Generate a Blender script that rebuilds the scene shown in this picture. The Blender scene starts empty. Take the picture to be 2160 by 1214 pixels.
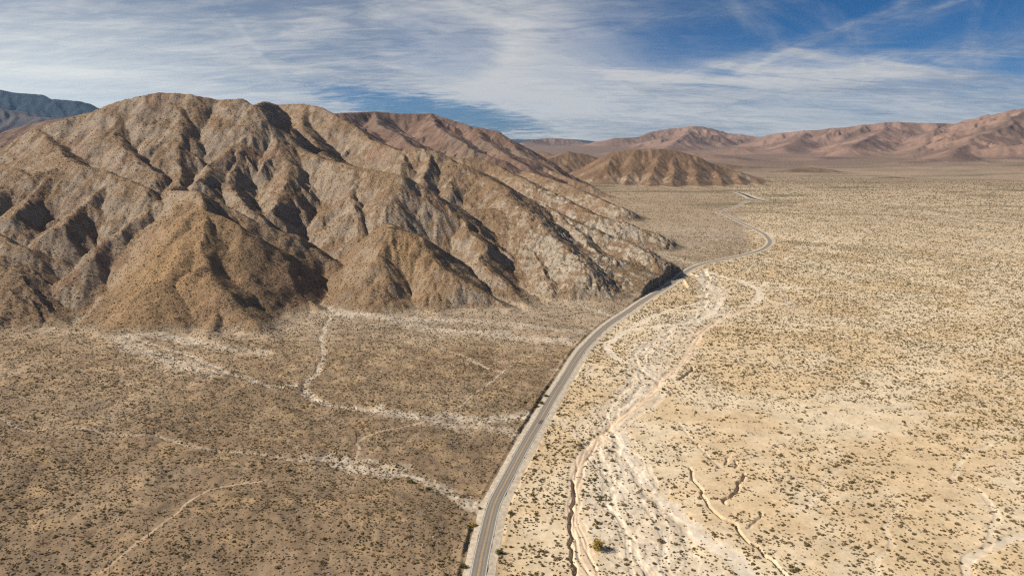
import bpy, math, random
import numpy as np
random.seed(7)
RS = np.random.RandomState(11)
sc = bpy.context.scene
C = sc.collection
RES = 0.95            # terrain resolution factor
INST = 1.0           # scatter factor

# ------------------------------------------------------------------ camera
CAMH = 200.0
PITCH = math.radians(12.2)
F = 1440.0           # focal length in pixels of a 2160 px wide picture (24 mm on 36 mm)
cam_d = bpy.data.cameras.new('camera')
cam_d.lens = 24.0
cam_d.sensor_width = 36.0
cam_d.clip_start = 1.0
cam_d.clip_end = 200000.0
cam = bpy.data.objects.new('camera', cam_d)
cam.location = (0, 0, CAMH)
cam.rotation_euler = (math.radians(90) - PITCH, 0, 0)
C.objects.link(cam)
sc.camera = cam

# ------------------------------------------------------------------ sky and sun
SUN_EL = 36.0
SUN_AZ = 186.0       # direction the sun stands in, degrees counter-clockwise from +X (left, a little behind)
world = bpy.data.worlds.new('World')
sc.world = world
world.use_nodes = True
nt = world.node_tree
nt.nodes.clear()


class G:
    """tiny node-graph helper"""
    def __init__(s, nt): s.nt = nt
    def n(s, typ, ins=None, **kw):
        nd = s.nt.nodes.new(typ)
        for k, v in kw.items(): setattr(nd, k, v)
        for k, v in (ins or {}).items():
            sock = nd.inputs[k]
            if isinstance(v, bpy.types.NodeSocket): s.nt.links.new(v, sock)
            else: sock.default_value = v
        return nd
    def m(s, op, a, b=0.0, c=0.0, clamp=False):
        nd = s.nt.nodes.new('ShaderNodeMath'); nd.operation = op; nd.use_clamp = clamp
        for i, v in enumerate((a, b, c)):
            if isinstance(v, bpy.types.NodeSocket): s.nt.links.new(v, nd.inputs[i])
            else: nd.inputs[i].default_value = v
        return nd.outputs[0]
    def vm(s, op, a, b=(0, 0, 0), out=0):
        nd = s.nt.nodes.new('ShaderNodeVectorMath'); nd.operation = op
        for i, v in enumerate((a, b)):
            if isinstance(v, bpy.types.NodeSocket): s.nt.links.new(v, nd.inputs[i])
            else: nd.inputs[i].default_value = v
        return nd.outputs[out]
    def mix(s, f, a, b, blend='MIX'):
        nd = s.nt.nodes.new('ShaderNodeMix'); nd.data_type = 'RGBA'; nd.blend_type = blend
        for i, v in ((0, f), (6, a), (7, b)):
            if isinstance(v, bpy.types.NodeSocket): s.nt.links.new(v, nd.inputs[i])
            elif i == 0: nd.inputs[i].default_value = v
            else: nd.inputs[i].default_value = (*v, 1) if len(v) == 3 else v
        return nd.outputs[2]
    def rng(s, v, a, b, c=0.0, d=1.0, smooth=True):
        nd = s.nt.nodes.new('ShaderNodeMapRange')
        nd.interpolation_type = 'SMOOTHSTEP' if smooth else 'LINEAR'
        s.nt.links.new(v, nd.inputs[0])
        for i, x in enumerate((a, b, c, d)): nd.inputs[i + 1].default_value = x
        return nd.outputs[0]
    def noise(s, vec, scale, detail=4, rough=.5, dist=0.0, lac=2.0):
        nd = s.n('ShaderNodeTexNoise', {'Vector': vec, 'Scale': scale, 'Detail': detail, 'Roughness': rough,
                                        'Distortion': dist, 'Lacunarity': lac})
        return nd.outputs[0]
    def comb(s, x, y, z):
        nd = s.nt.nodes.new('ShaderNodeCombineXYZ')
        for i, v in enumerate((x, y, z)):
            if isinstance(v, bpy.types.NodeSocket): s.nt.links.new(v, nd.inputs[i])
            else: nd.inputs[i].default_value = v
        return nd.outputs[0]


g = G(nt)
sky = g.n('ShaderNodeTexSky', sky_type='NISHITA')
sky.sun_disc = False
sky.sun_elevation = math.radians(SUN_EL)
sky.sun_rotation = math.radians((90 - SUN_AZ) % 360)
sky.altitude = 600
sky.air_density = 1.0
sky.dust_density = 0.6
sky.ozone_density = 2.5
tc = g.n('ShaderNodeTexCoord').outputs['Generated']
sep = g.n('ShaderNodeSeparateXYZ', {0: tc})
dx, dy, dz = sep.outputs
el = g.m('ARCTAN2', dz, g.m('SQRT', g.m('ADD', g.m('MULTIPLY', dx, dx), g.m('MULTIPLY', dy, dy))))   # elevation, rad
az = g.m('ARCTAN2', dx, dy)                                                                          # right of ahead, rad
zz = g.m('ADD', g.m('MAXIMUM', dz, 0.0), 0.15)
U = g.m('DIVIDE', dx, zz); V = g.m('DIVIDE', dy, zz)            # the cloud layer as a sheet high above
P = g.comb(U, V, 0)
def turn(a, sx, sy, off=0.0):
    ca, sa = math.cos(a), math.sin(a)
    u2 = g.m('ADD', g.m('MULTIPLY', U, ca), g.m('MULTIPLY', V, sa))
    v2 = g.m('SUBTRACT', g.m('MULTIPLY', V, ca), g.m('MULTIPLY', U, sa))
    return g.comb(g.m('MULTIPLY', u2, sx), g.m('MULTIPLY', v2, sy), off)
# wide structure of the cloud sheet
warp = g.noise(turn(0.3, .5, .5, 3.1), 1.0, 3, .5)
wP = g.vm('ADD', P, g.comb(g.m('MULTIPLY', g.m('SUBTRACT', warp, .5), 1.1), g.m('MULTIPLY', g.m('SUBTRACT', warp, .5), .8), 0))
big = g.noise(wP, 0.42, 4, .52)
rip = g.noise(turn(0.12, .6, 1.9, 7.7), 1.5, 6, .6, .7)          # ripples lying across the view
fine = g.noise(turn(-0.1, 1.5, 3.4, 1.9), 3.2, 6, .62, .9)
streak = g.noise(turn(1.05, .22, 1.9, 5.0), 1.5, 6, .6, .6)         # long fibres fanning up to the right
streak2 = g.noise(turn(0.75, .10, 2.0, 9.0), 1.1, 5, .55, .4)
# cover: thick to the left and low down, open to the upper right
azd = g.m('MULTIPLY', az, 57.2958); eld = g.m('MULTIPLY', el, 57.2958)
edge = g.m('ADD', g.m('SUBTRACT', azd, g.m('MULTIPLY', g.m('SUBTRACT', eld, 9.5), -0.35)), g.m('MULTIPLY', g.m('SUBTRACT', big, .5), 46.0))
left = g.rng(edge, 22.0, -7.0)
low = g.rng(g.m('ADD', eld, g.m('ADD', g.m('MULTIPLY', g.m('SUBTRACT', rip, .5), 11.0), g.m('MULTIPLY', azd, .035))), 7.6, 3.9)
cover = g.m('MAXIMUM', left, g.m('MULTIPLY', low, .95))
# blue holes near the ridge line ahead of the left mountain
hx = g.m('DIVIDE', g.m('ADD', azd, 6.0), 9.0); hy = g.m('DIVIDE', g.m('SUBTRACT', eld, g.m('SUBTRACT', 2.2, g.m('MULTIPLY', g.m('ADD', azd, 6.0), .16))), 1.15)
hole = g.rng(g.m('ADD', g.m('ADD', g.m('MULTIPLY', hx, hx), g.m('MULTIPLY', hy, hy)), g.m('MULTIPLY', g.m('SUBTRACT', fine, .5), 3.0)), 1.6, .1)
hx2 = g.m('DIVIDE', g.m('ADD', azd, 5.5), 4.5); hy2 = g.m('DIVIDE', g.m('SUBTRACT', eld, 7.6), 2.8)
hole2 = g.rng(g.m('ADD', g.m('ADD', g.m('MULTIPLY', hx2, hx2), g.m('MULTIPLY', hy2, hy2)), g.m('MULTIPLY', g.m('SUBTRACT', streak, .5), 3.2)), 1.5, .1)
holes = g.m('MAXIMUM', g.m('MULTIPLY', hole, .9), g.m('MULTIPLY', hole2, .42))
vx_ = g.m('DIVIDE', g.m('SUBTRACT', azd, 1.0), 8.5); vy_ = g.m('DIVIDE', g.m('SUBTRACT', eld, 8.5), 6.0)
veil = g.rng(g.m('ADD', g.m('ADD', g.m('MULTIPLY', vx_, vx_), g.m('MULTIPLY', vy_, vy_)), g.m('MULTIPLY', g.m('SUBTRACT', streak, .5), 4.6)), 2.3, -.2)
fx_ = g.m('DIVIDE', g.m('SUBTRACT', azd, 20.0), 14.0); fy_ = g.m('DIVIDE', g.m('SUBTRACT', eld, 5.2), 1.3)
veil2 = g.rng(g.m('ADD', g.m('ADD', g.m('MULTIPLY', fx_, fx_), g.m('MULTIPLY', fy_, fy_)), g.m('MULTIPLY', g.m('SUBTRACT', rip, .5), 4.6)), 1.4, .2)
veil = g.m('MAXIMUM', veil, g.m('MULTIPLY', veil2, .8))
tex = g.m('ADD', g.m('MULTIPLY', rip, .6), g.m('MULTIPLY', fine, .4))
dens = g.m('ADD', g.m('MULTIPLY', cover, .84), g.m('MULTIPLY', g.m('SUBTRACT', tex, .5), g.m('ADD', g.m('MULTIPLY', cover, .75), .08)))
wisp = g.m('MULTIPLY', g.rng(streak, .50, .78), g.rng(streak2, .40, .66))
dens = g.m('ADD', g.m('ADD', dens, g.m('MULTIPLY', veil, .26)), g.m('MULTIPLY', wisp, .75))
dens = g.m('ADD', dens, g.m('MULTIPLY', g.rng(streak2, .42, .75), .20))
def fibre(a0, e0, slope, width, amin, amax, st_, nz):
    ln = g.m('SUBTRACT', eld, g.m('ADD', e0, g.m('MULTIPLY', g.m('SUBTRACT', azd, a0), slope)))
    ln = g.m('ADD', ln, g.m('MULTIPLY', g.m('SUBTRACT', nz, .5), width * 3.0))
    w_ = g.m('POWER', g.rng(g.m('ABSOLUTE', ln), width * 1.6, 0.0), 1.4)
    w_ = g.m('MULTIPLY', w_, g.rng(nz2, .25, .75, .25, 1.0))
    w_ = g.m('MULTIPLY', w_, g.m('MULTIPLY', g.rng(azd, amin, amin + 5), g.rng(azd, amax, amax - 5)))
    return g.m('MULTIPLY', w_, st_)
nz2 = g.noise(g.comb(g.m('ADD', g.m('MULTIPLY', azd, .5), eld), g.m('MULTIPLY', g.m('SUBTRACT', eld, g.m('MULTIPLY', azd, .3)), 3.5), 8.0), 1.0, 5, .65)
fnz = g.noise(g.comb(g.m('MULTIPLY', azd, .22), g.m('MULTIPLY', eld, .6), 2.0), 1.0, 4, .6)
for fa in ((20.0, 6.0, .375, .42, 14.5, 33.0, .5), (20.5, 5.3, .33, .8, 12.0, 36.0, .25), (29.0, 8.6, .22, .30, 24.0, 36.0, .4), (16.0, 2.9, .19, 1.1, 8.0, 60.0, .34), (12.0, 4.6, .27, .5, 4.0, 26.0, .3), (14.0, 9.3, .10, .8, 5.0, 22.0, .25)):
    dens = g.m('ADD', dens, fibre(*fa, fnz))
ctr = g.m('MULTIPLY', g.m('MULTIPLY', g.rng(g.m('ABSOLUTE', g.m('ADD', g.m('SUBTRACT', azd, -21.7), g.m('MULTIPLY', g.m('SUBTRACT', eld, 9.6), .71))), .5, 0.0), g.rng(eld, 3.0, 5.5)), .20)
veil = g.m('ADD', veil, ctr)
dens = g.m('MULTIPLY', dens, g.m('SUBTRACT', 1.0, holes))
dens = g.rng(dens, .03, 1.0, 0.0, .93, smooth=False)
# colour of the cloud: brighter and warmer low on the left, towards the sun side
bright = g.rng(g.m('ADD', g.m('ADD', g.m('ADD', g.m('MULTIPLY', veil, .42), g.m('MULTIPLY', g.m('SUBTRACT', tex, .5), 2.4)), g.m('MULTIPLY', g.m('SUBTRACT', big, .5), 1.6)), g.rng(eld, 11.0, 1.0, 0.0, .48)), -.30, .72)
ccol = g.mix(bright, (1.25, 1.55, 2.05), (3.75, 3.7, 3.6))
lowleft = g.m('MULTIPLY', g.rng(azd, -10.0, -38.0), g.rng(eld, 12.0, 3.0))
ccol = g.mix(lowleft, ccol, (5.2, 5.25, 4.9))
# clear air: the photograph's deep, saturated blue
skyc = g.mix(1.0, sky.outputs[0], (.085, .20, .39), 'MULTIPLY')
skyc = g.mix(g.rng(eld, 1.0, 16.0), skyc, g.mix(1.0, skyc, (.16, .70, .66), 'MULTIPLY'))
col = g.mix(dens, skyc, ccol)
bg = g.n('ShaderNodeBackground', {'Color': col, 'Strength': 0.12})
out = g.n('ShaderNodeOutputWorld', {'Surface': bg.outputs[0]})

sun_d = bpy.data.lights.new('sun', 'SUN')
sun_d.energy = 4.4
sun_d.angle = math.radians(0.53)
sun_d.color = (1.0, 0.93, 0.82)
sun = bpy.data.objects.new('sun', sun_d)
a = math.radians(SUN_AZ); e = math.radians(SUN_EL)
from mathutils import Vector
sdir = Vector((math.cos(a) * math.cos(e), math.sin(a) * math.cos(e), math.sin(e)))
sun.rotation_euler = sdir.to_track_quat('Z', 'Y').to_euler()
sun.location = (-300, -200, 600)
C.objects.link(sun)

sc.view_settings.view_transform = 'Standard'
sc.view_settings.look = 'None'
sc.view_settings.exposure = 0.55
sc.view_settings.gamma = 1.0
sc.view_settings.use_curve_mapping = False
sc.cycles.max_bounces = 4
sc.cycles.diffuse_bounces = 2
sc.cycles.volume_bounces = 0
sc.cycles.use_denoising = False
sc.cycles.pixel_filter_type = 'BLACKMAN_HARRIS'
sc.cycles.filter_width = 1.25

# ------------------------------------------------------------------ pixel <-> place
sp, cp = math.sin(PITCH), math.cos(PITCH)
def PT(u, v, Y):
    """the point Y metres ahead that the photograph shows at pixel u, v"""
    if Y == 0:
        x, y = GR(u, v); return (x, y, -1.0)
    a = (u - 1080) / F; b = (607 - v) / F
    t = Y / (cp + b * sp)
    return (a * t, Y, CAMH + t * (-sp + b * cp))
def GR(u, v, z=0.0):
    a = (u - 1080) / F; b = (607 - v) / F
    t = (CAMH - z) / (sp - b * cp)
    return (a * t, t * (cp + b * sp))

# ------------------------------------------------------------------ noise
PERM = RS.permutation(65536).astype(np.int64)
ANG = RS.rand(65536) * 2 * np.pi
GX, GY = np.cos(ANG).astype(np.float32), np.sin(ANG).astype(np.float32)
def _h(i, j, s=0):
    return PERM[(PERM[(i + s * 131) & 65535] + j) & 65535]
def perlin(x, y, s=0):
    xi = np.floor(x).astype(np.int64); yi = np.floor(y).astype(np.int64)
    fx = (x - xi).astype(np.float32); fy = (y - yi).astype(np.float32)
    u = fx * fx * fx * (fx * (fx * 6 - 15) + 10); w = fy * fy * fy * (fy * (fy * 6 - 15) + 10)
    def gr(a, b):
        h = _h(xi + a, yi + b, s)
        return GX[h] * (fx - a) + GY[h] * (fy - b)
    n0 = gr(0, 0) * (1 - u) + gr(1, 0) * u
    n1 = gr(0, 1) * (1 - u) + gr(1, 1) * u
    return (n0 * (1 - w) + n1 * w) * 1.5
def fbm(x, y, sc_, o=4, s=0, g=.5):
    r = 0; a = 1.0; t = 0; f = 1.0 / sc_
    for k in range(o):
        r = r + a * perlin(x * f, y * f, s + k * 7); t += a; a *= g; f *= 2.03
    return r / t
def sstep(a, b, x):
    t = np.clip((x - a) / (b - a), 0, 1); return t * t * (3 - 2 * t)

# ------------------------------------------------------------------ terrain grid (fan-shaped, finest near the camera)
nT, nR = int(1080 * RES), int(1060 * RES)
th = np.concatenate([np.linspace(-180, -46, 26)[:-1], np.linspace(-46, -40.5, 20)[:-1], np.linspace(-40.5, 40.5, nT),
                     np.linspace(40.5, 46, 20)[1:], np.linspace(46, 180, 26)[1:]]) * math.pi / 180
lr = np.concatenate([np.linspace(math.log(3), math.log(272), 24)[:-1],
                     np.linspace(math.log(272), math.log(3600), nR),
                     np.linspace(math.log(3600), math.log(14000), int(330 * RES) + 1)[1:],
                     np.linspace(math.log(14000), math.log(19000), int(30 * RES) + 1)[1:]])
rr = np.exp(lr)
NT, NR = len(th), len(rr)
X = (np.sin(th)[None, :] * rr[:, None]).ravel()
Y = (np.cos(th)[None, :] * rr[:, None]).ravel()
R_ = np.repeat(rr, NT)
x32, y32 = X, Y

def rows(r0, r1):
    a = np.searchsorted(rr, r0); b = np.searchsorted(rr, r1)
    return slice(max(a - 1, 0) * NT, min(b + 1, NR) * NT)

# plain: level valley floor that climbs gently far away
def base_plain(x, y):
    far = np.clip((y - 3900) / 1000, 0, None)
    z = 16.5 * far ** 1.12
    return np.minimum(z, 105)
Z0 = base_plain(X, Y)
def fans(z):
    m = (R_ > 3300) & (R_ < 14000) & (np.abs(np.arctan2(X, Y)) < .9)
    x, y = X[m], Y[m]; best = z[m].copy()
    cr = [PT(*p) for p in [(1215, 322, 9000), (1350, 290, 9300), (1480, 267, 9500), (1618, 291, 8600), (1760, 271, 8100), (1900, 258, 8000), (2025, 262, 7600), (2160, 229, 6700), (2500, 190, 6000)]]
    wb = 500 * np.sin(x / 900 + np.cos(y / 700) * 1.3)
    for p, q in zip(cr[:-1], cr[1:]):
        ex, ey = q[0] - p[0], q[1] - p[1]
        t = np.clip(((x - p[0]) * ex + (y - p[1]) * ey) / (ex * ex + ey * ey), 0, 1)
        d = np.hypot(x - p[0] - t * ex, y - p[1] - t * ey)
        best = np.maximum(best, np.minimum(118 - .034 * np.maximum(d + wb * .4 - 300, 0), 118))
    z[m] = np.where(best > z[m] + 1, best, z[m])
    return z
Z0 = fans(Z0)

# ------------------------------------------------------------------ ridges: (u, v, metres ahead)
# name of region, slope, roundness of crest, side-spur size, list
RIDGES = []
def rg(reg, pts, s=.64, r0=7, sub=1.0, child=True, s2=None):
    RIDGES.append((reg, [PT(*p) for p in pts], s, r0, sub, child, s2))
M = 'mountain'
rg(M, [(-500, 420, 1150), (-220, 370, 1250), (0, 318, 1330), (84, 268, 1350), (203, 229, 1380), (270, 209, 1390), (338, 195, 1400), (405, 199, 1400), (456, 211, 1410), (513, 209, 1380), (540, 222, 1360),
       (574, 262, 1340), (625, 310, 1290), (700, 338, 1230), (765, 356, 1180), (843, 369, 1130)], .84, 12, .55)
rg(M, [(533, 222, 1600), (557, 214, 1750), (587, 221, 1850), (641, 219, 1800), (675, 226, 1760), (707, 241, 1700), (741, 264, 1650), (770, 285, 1600), (802, 304, 1540), (846, 318, 1480), (890, 313, 1470), (920, 318, 1450), (950, 335, 1430)], .72, 7, .8)
rg(M, [(950, 335, 1430), (978, 347, 1400), (1022, 372, 1350), (1060, 398, 1280), (1090, 430, 1190), (1130, 466, 1100), (1190, 520, 985), (1234, 563, 905), (1268, 600, 870), (1302, 640, 0)], .56, 9, .7)
rg(M, [(1050, 440, 1190), (1150, 500, 1080), (1250, 540, 1005), (1330, 572, 955), (1370, 590, 950)], .36, 40, .8)
rg(M, [(1234, 563, 905), (1215, 600, 870), (1205, 640, 0)], .6, 5, .5)
rg(M, [(641, 219, 1800), (640, 265, 1650), (660, 300, 1500), (700, 338, 1240)], .6, 8)
# front pyramid
rg(M, [(375, 350, 1180), (378, 392, 1080), (352, 399, 1010), (380, 402, 960), (415, 403, 930), (430, 465, 860), (440, 560, 790), (442, 640, 742), (445, 716, 0)], .66, 4, .06)
rg(M, [(425, 480, 852), (345, 590, 768), (262, 704, 0)], .58, 12, 0)
rg(M, [(437, 560, 788), (505, 650, 735), (560, 708, 0)], .58, 10, 0)
rg(M, [(905, 530, 885), (925, 600, 835), (930, 666, 0)], .6, 9, .2)
rg(M, [(421, 440, 885), (507, 474, 868), (530, 500, 858), (567, 550, 845), (594, 588, 830), (640, 625, 815), (690, 662, 0)], .66, 4, .5)
rg(M, [(408, 405, 940), (470, 430, 935), (527, 457, 930), (625, 496, 925), (690, 548, 905), (724, 596, 900)], .66, 5, .6)
# second pyramid
rg(M, [(843, 369, 1130), (830, 415, 1080), (822, 468, 1050), (829, 482, 925), (802, 536, 872), (800, 580, 835), (800, 666, 0)], .62, 7, .2)
rg(M, [(829, 482, 925), (883, 500, 912), (910, 537, 880), (944, 572, 850), (1000, 605, 828), (1078, 655, 0)], .62, 7, .3)
rg(M, [(802, 538, 872), (757, 578, 858), (710, 650, 0)], .66, 5, .3)
rg(M, [(843, 369, 1130), (895, 393, 1125), (944, 430, 1105), (990, 462, 1085), (1040, 510, 1040), (1100, 556, 990), (1160, 598, 925), (1215, 642, 0)], .62, 6, .4)
rg(M, [(960, 442, 1110), (1000, 500, 1010), (1030, 560, 925), (1075, 605, 872), (1125, 650, 0)], .66, 6, .2)
rg(M, [(1090, 430, 1280), (1105, 490, 1080), (1125, 540, 985), (1150, 590, 900), (1165, 636, 0)], .66, 4, 1)
# spurs running down to the road on the right
rg(M, [(1022, 372, 1500), (1100, 415, 1380), (1180, 450, 1250), (1260, 490, 1150), (1330, 515, 1080), (1380, 543, 1015), (1400, 560, 1000), (1418, 588, 0)], .52, 6, 1)
rg(M, [(1180, 450, 1250), (1215, 480, 1170), (1255, 520, 1060), (1300, 560, 980), (1352, 606, 0)], .62, 4, 1)
rg(M, [(941, 334, 1900), (1011, 332, 1900), (1045, 349, 1850), (1113, 383, 1650), (1170, 412, 1540), (1250, 450, 1400), (1320, 472, 1320), (1375, 492, 1290), (1415, 508, 0)], .52, 7, 1)
rg(M, [(890, 313, 1470), (941, 334, 1900)], .6, 8, .5)
rg(M, [(1040, 350, 2450), (1093, 361, 2400), (1113, 361, 2350), (1190, 388, 2100), (1240, 409, 1950), (1310, 438, 1750), (1340, 452, 0)], .5, 8, 1)
rg(M, [(1150, 355, 2700), (1167, 362, 2600), (1214, 379, 2520), (1285, 411, 2420)], .58, 8, 1)
# spurs of the high face
rg(M, [(345, 196, 1400), (376, 228, 1350), (384, 265, 1290), (376, 310, 1230), (375, 350, 1180)], .7, 5, .8)
rg(M, [(270, 209, 1390), (243, 262, 1310), (236, 282, 1280), (280, 320, 1210), (330, 372, 1110)], .66, 5, .8)
rg(M, [(547, 232, 1350), (530, 270, 1300), (500, 303, 1250), (455, 345, 1180), (422, 380, 1100)], .66, 5, .9)
rg(M, [(565, 255, 1340), (592, 300, 1270), (612, 350, 1200), (600, 400, 1120), (566, 445, 1040)], .66, 5, 1)
rg(M, [(534, 300, 1280), (500, 345, 1200), (482, 380, 1140), (505, 420, 1070), (548, 462, 1000)], .7, 4, 1)
rg(M, [(625, 312, 1290), (662, 372, 1210), (690, 420, 1140), (702, 470, 1070), (742, 520, 1000)], .66, 5, 1)
rg(M, [(765, 356, 1180), (740, 400, 1120), (745, 440, 1060), (770, 490, 1000), (760, 530, 960)], .66, 5, 1)
rg(M, [(900, 314, 1460), (905, 345, 1390), (890, 380, 1320)], .68, 5, 1)
rg(M, [(978, 349, 1400), (960, 380, 1340), (950, 405, 1280)], .7, 5, 1)
rg(M, [(846, 318, 1480), (850, 345, 1400)], .7, 5, 1)
rg(M, [(84, 268, 1350), (112, 305, 1250), (140, 332, 1150), (169, 347, 1070)], .62, 8, 1)
rg(M, [(0, 318, 1330), (20, 350, 1220), (60, 372, 1100)], .6, 8, 1)
# left shoulder and its spurs
rg(M, [(-400, 440, 900), (-180, 412, 960), (0, 392, 1010), (60, 370, 1030), (120, 352, 1060), (169, 347, 1060), (236, 367, 1030), (304, 393, 985), (337, 426, 945)], .86, 8, .6)
rg(M, [(245, 369, 1030), (185, 425, 960), (122, 472, 900), (104, 516, 880)], .68, 4, .9)
rg(M, [(331, 424, 950), (258, 484, 885), (192, 540, 835), (152, 600, 815)], .68, 4, .7)
rg(M, [(120, 352, 1060), (70, 415, 980), (30, 450, 920), (60, 500, 890), (100, 552, 880)], .64, 5, .9)
rg(M, [(0, 392, 1010), (-60, 440, 930), (-20, 480, 890), (40, 520, 850), (100, 580, 830)], .6, 6, .8)
rg(M, [(-420, 470, 940), (-200, 500, 900), (0, 537, 835), (40, 578, 800), (64, 622, 765), (101, 655, 750), (168, 697, 0)], .66, 7, .2, True, .40)
# reddish mountain behind
D = 'red_mountain'
rg(D, [(640, 262, 2700), (700, 239, 2900), (789, 235, 3100), (829, 238, 3150), (883, 241, 3200), (910, 239, 3200), (951, 252, 3150), (995, 267, 3100), (1045, 277, 3050), (1079, 295, 3000), (1113, 316, 2950), (1147, 338, 2900), (1200, 366, 2850), (1245, 392, 2830)], .72, 14, .7)
rg(D, [(789, 235, 3100), (800, 262, 2850), (850, 290, 2600), (880, 315, 2400)], .55, 10)
rg(D, [(910, 239, 3200), (915, 262, 2950), (960, 290, 2700), (1000, 318, 2500), (1060, 340, 2400)], .55, 10)
rg(D, [(1000, 268, 3100), (1020, 295, 2850), (1060, 320, 2650), (1110, 350, 2500)], .55, 10)
rg(D, [(1079, 296, 3000), (1100, 325, 2800), (1150, 355, 2650)], .55, 10)
rg(D, [(700, 239, 2900), (740, 262, 2600), (770, 285, 2350), (800, 300, 2200)], .55, 10)
rg(D, [(-260, 240, 2500), (-60, 300, 2500), (0, 289, 2500), (60, 263, 2500), (110, 254, 2550), (190, 238, 2600), (300, 250, 2700)], .4, 30)
# brown hill in the middle
B = 'brown_hill'
rg(B, [(1215, 388, 3300), (1233, 371, 3380), (1271, 340, 3450), (1302, 319, 3500), (1342, 315, 3500), (1391, 314, 3500), (1431, 319, 3500), (1467, 328, 3490), (1511, 348, 3450), (1556, 361, 3420), (1600, 375, 3380), (1648, 388, 3280)], .62, 18, .6)
for k, (u0, v0, u1, v1) in enumerate([(1302, 320, 1262, 385), (1342, 316, 1318, 390), (1391, 315, 1372, 392), (1420, 318, 1425, 394), (1456, 326, 1478, 393), (1500, 344, 1530, 393), (1545, 358, 1575, 391), (1590, 372, 1612, 390)]):
    rg(B, [(u0, v0, 3500), ((u0 + u1) / 2 - 3, v0 + (v1 - v0) * .42, 3330), (u1, v1 + 2, 0)], .46, 8, .6)
rg(B, [(1120, 350, 3900), (1167, 332, 4100), (1197, 319, 4200), (1231, 325, 4200), (1265, 342, 4100), (1290, 356, 4000)], .42, 25)
rg(B, [(1130, 318, 5200), (1150, 322, 5000), (1180, 338, 4700)], .4, 25)
rg(B, [(1590, 372, 4300), (1627, 362, 4300), (1670, 357, 4300), (1711, 353, 4350), (1755, 358, 4300), (1800, 371, 4200)], .3, 20)
rg(B, [(1480, 340, 4700), (1560, 350, 4700), (1640, 354, 4700), (1700, 360, 4700)], .3, 20)
rg(B, [(1790, 386, 3500), (1831, 382, 3600), (1880, 373, 3700), (1930, 376, 3700), (1965, 384, 3600)], .22, 20)
# ranges beyond the valley
W = 'far_range'
rg(W, [(1140, 345, 8600), (1215, 322, 9000), (1265, 298, 9200), (1300, 291, 9200), (1350, 290, 9300), (1380, 280, 9400), (1420, 271, 9500), (1465, 266, 9500), (1480, 267, 9500), (1520, 279, 9400), (1560, 284, 9300), (1600, 291, 9200), (1640, 306, 9000), (1700, 320, 8500)], .36, 60)
rg(W, [(1300, 320, 6900), (1400, 316, 7000), (1500, 318, 7000), (1560, 312, 7000), (1640, 322, 6800), (1700, 334, 6500)], .26, 60)
rg(W, [(1560, 306, 8800), (1618, 291, 8600), (1640, 283, 8500), (1700, 276, 8300), (1760, 271, 8100), (1810, 265, 8000), (1870, 259, 8000), (1900, 258, 8000), (2000, 261, 8000), (2025, 262, 7800), (2080, 244, 7200), (2160, 229, 6900), (2300, 205, 6700), (2500, 190, 6500)], .34, 60)
rg(W, [(1870, 259, 8000), (1850, 285, 7100), (1790, 310, 6300)], .36, 40)
rg(W, [(2025, 262, 7800), (1990, 290, 6800), (1950, 312, 6000)], .36, 40)
rg(W, [(2160, 229, 6900), (2110, 275, 6000), (2040, 305, 5400), (1990, 325, 5000)], .36, 40)
rg(W, [(1700, 276, 8300), (1680, 300, 7500), (1640, 315, 6900)], .36, 40)
rg(W, [(2060, 318, 5200), (2120, 308, 5200), (2200, 300, 5200)], .3, 30)
rg(W, [(1465, 266, 9500), (1440, 290, 8600), (1400, 308, 7900)], .36, 40)
rg(W, [(1090, 322, 10500), (1110, 300, 11500), (1145, 292, 12000), (1178, 292, 12000), (1205, 294, 12000), (1260, 306, 11500), (1300, 312, 11000)], .36, 60)
rg(W, [(1060, 293, 17000), (1120, 294, 17000), (1170, 293, 17000), (1230, 294, 17000), (1262, 298, 17000), (1290, 310, 17000)], .3, 60, 0)
rg(W, [(1560, 340, 5500), (1650, 334, 5700), (1750, 331, 5800), (1850, 337, 5500)], .22, 60, .6)
rg(W, [(1900, 340, 4900), (2000, 330, 5200), (2100, 327, 5200), (2250, 322, 5100), (2400, 320, 5000)], .24, 50, .6)
rg(W, [(1380, 318, 6000), (1480, 322, 5900), (1560, 330, 5700)], .24, 50, .6)
# dark blue range far left
K = 'blue_range'
rg(K, [(-500, 130, 9000), (-200, 160, 9000), (0, 189, 9000), (30, 196, 9000), (70, 199, 9000), (110, 209, 9000), (155, 213, 9000), (195, 230, 9000), (260, 262, 9000), (340, 300, 8600)], .42, 90, .7)
rg(K, [(-200, 215, 6000), (0, 229, 6000), (30, 234, 6000), (70, 246, 5900), (120, 252, 5800), (180, 262, 5600)], .4, 70, .8)

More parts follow.
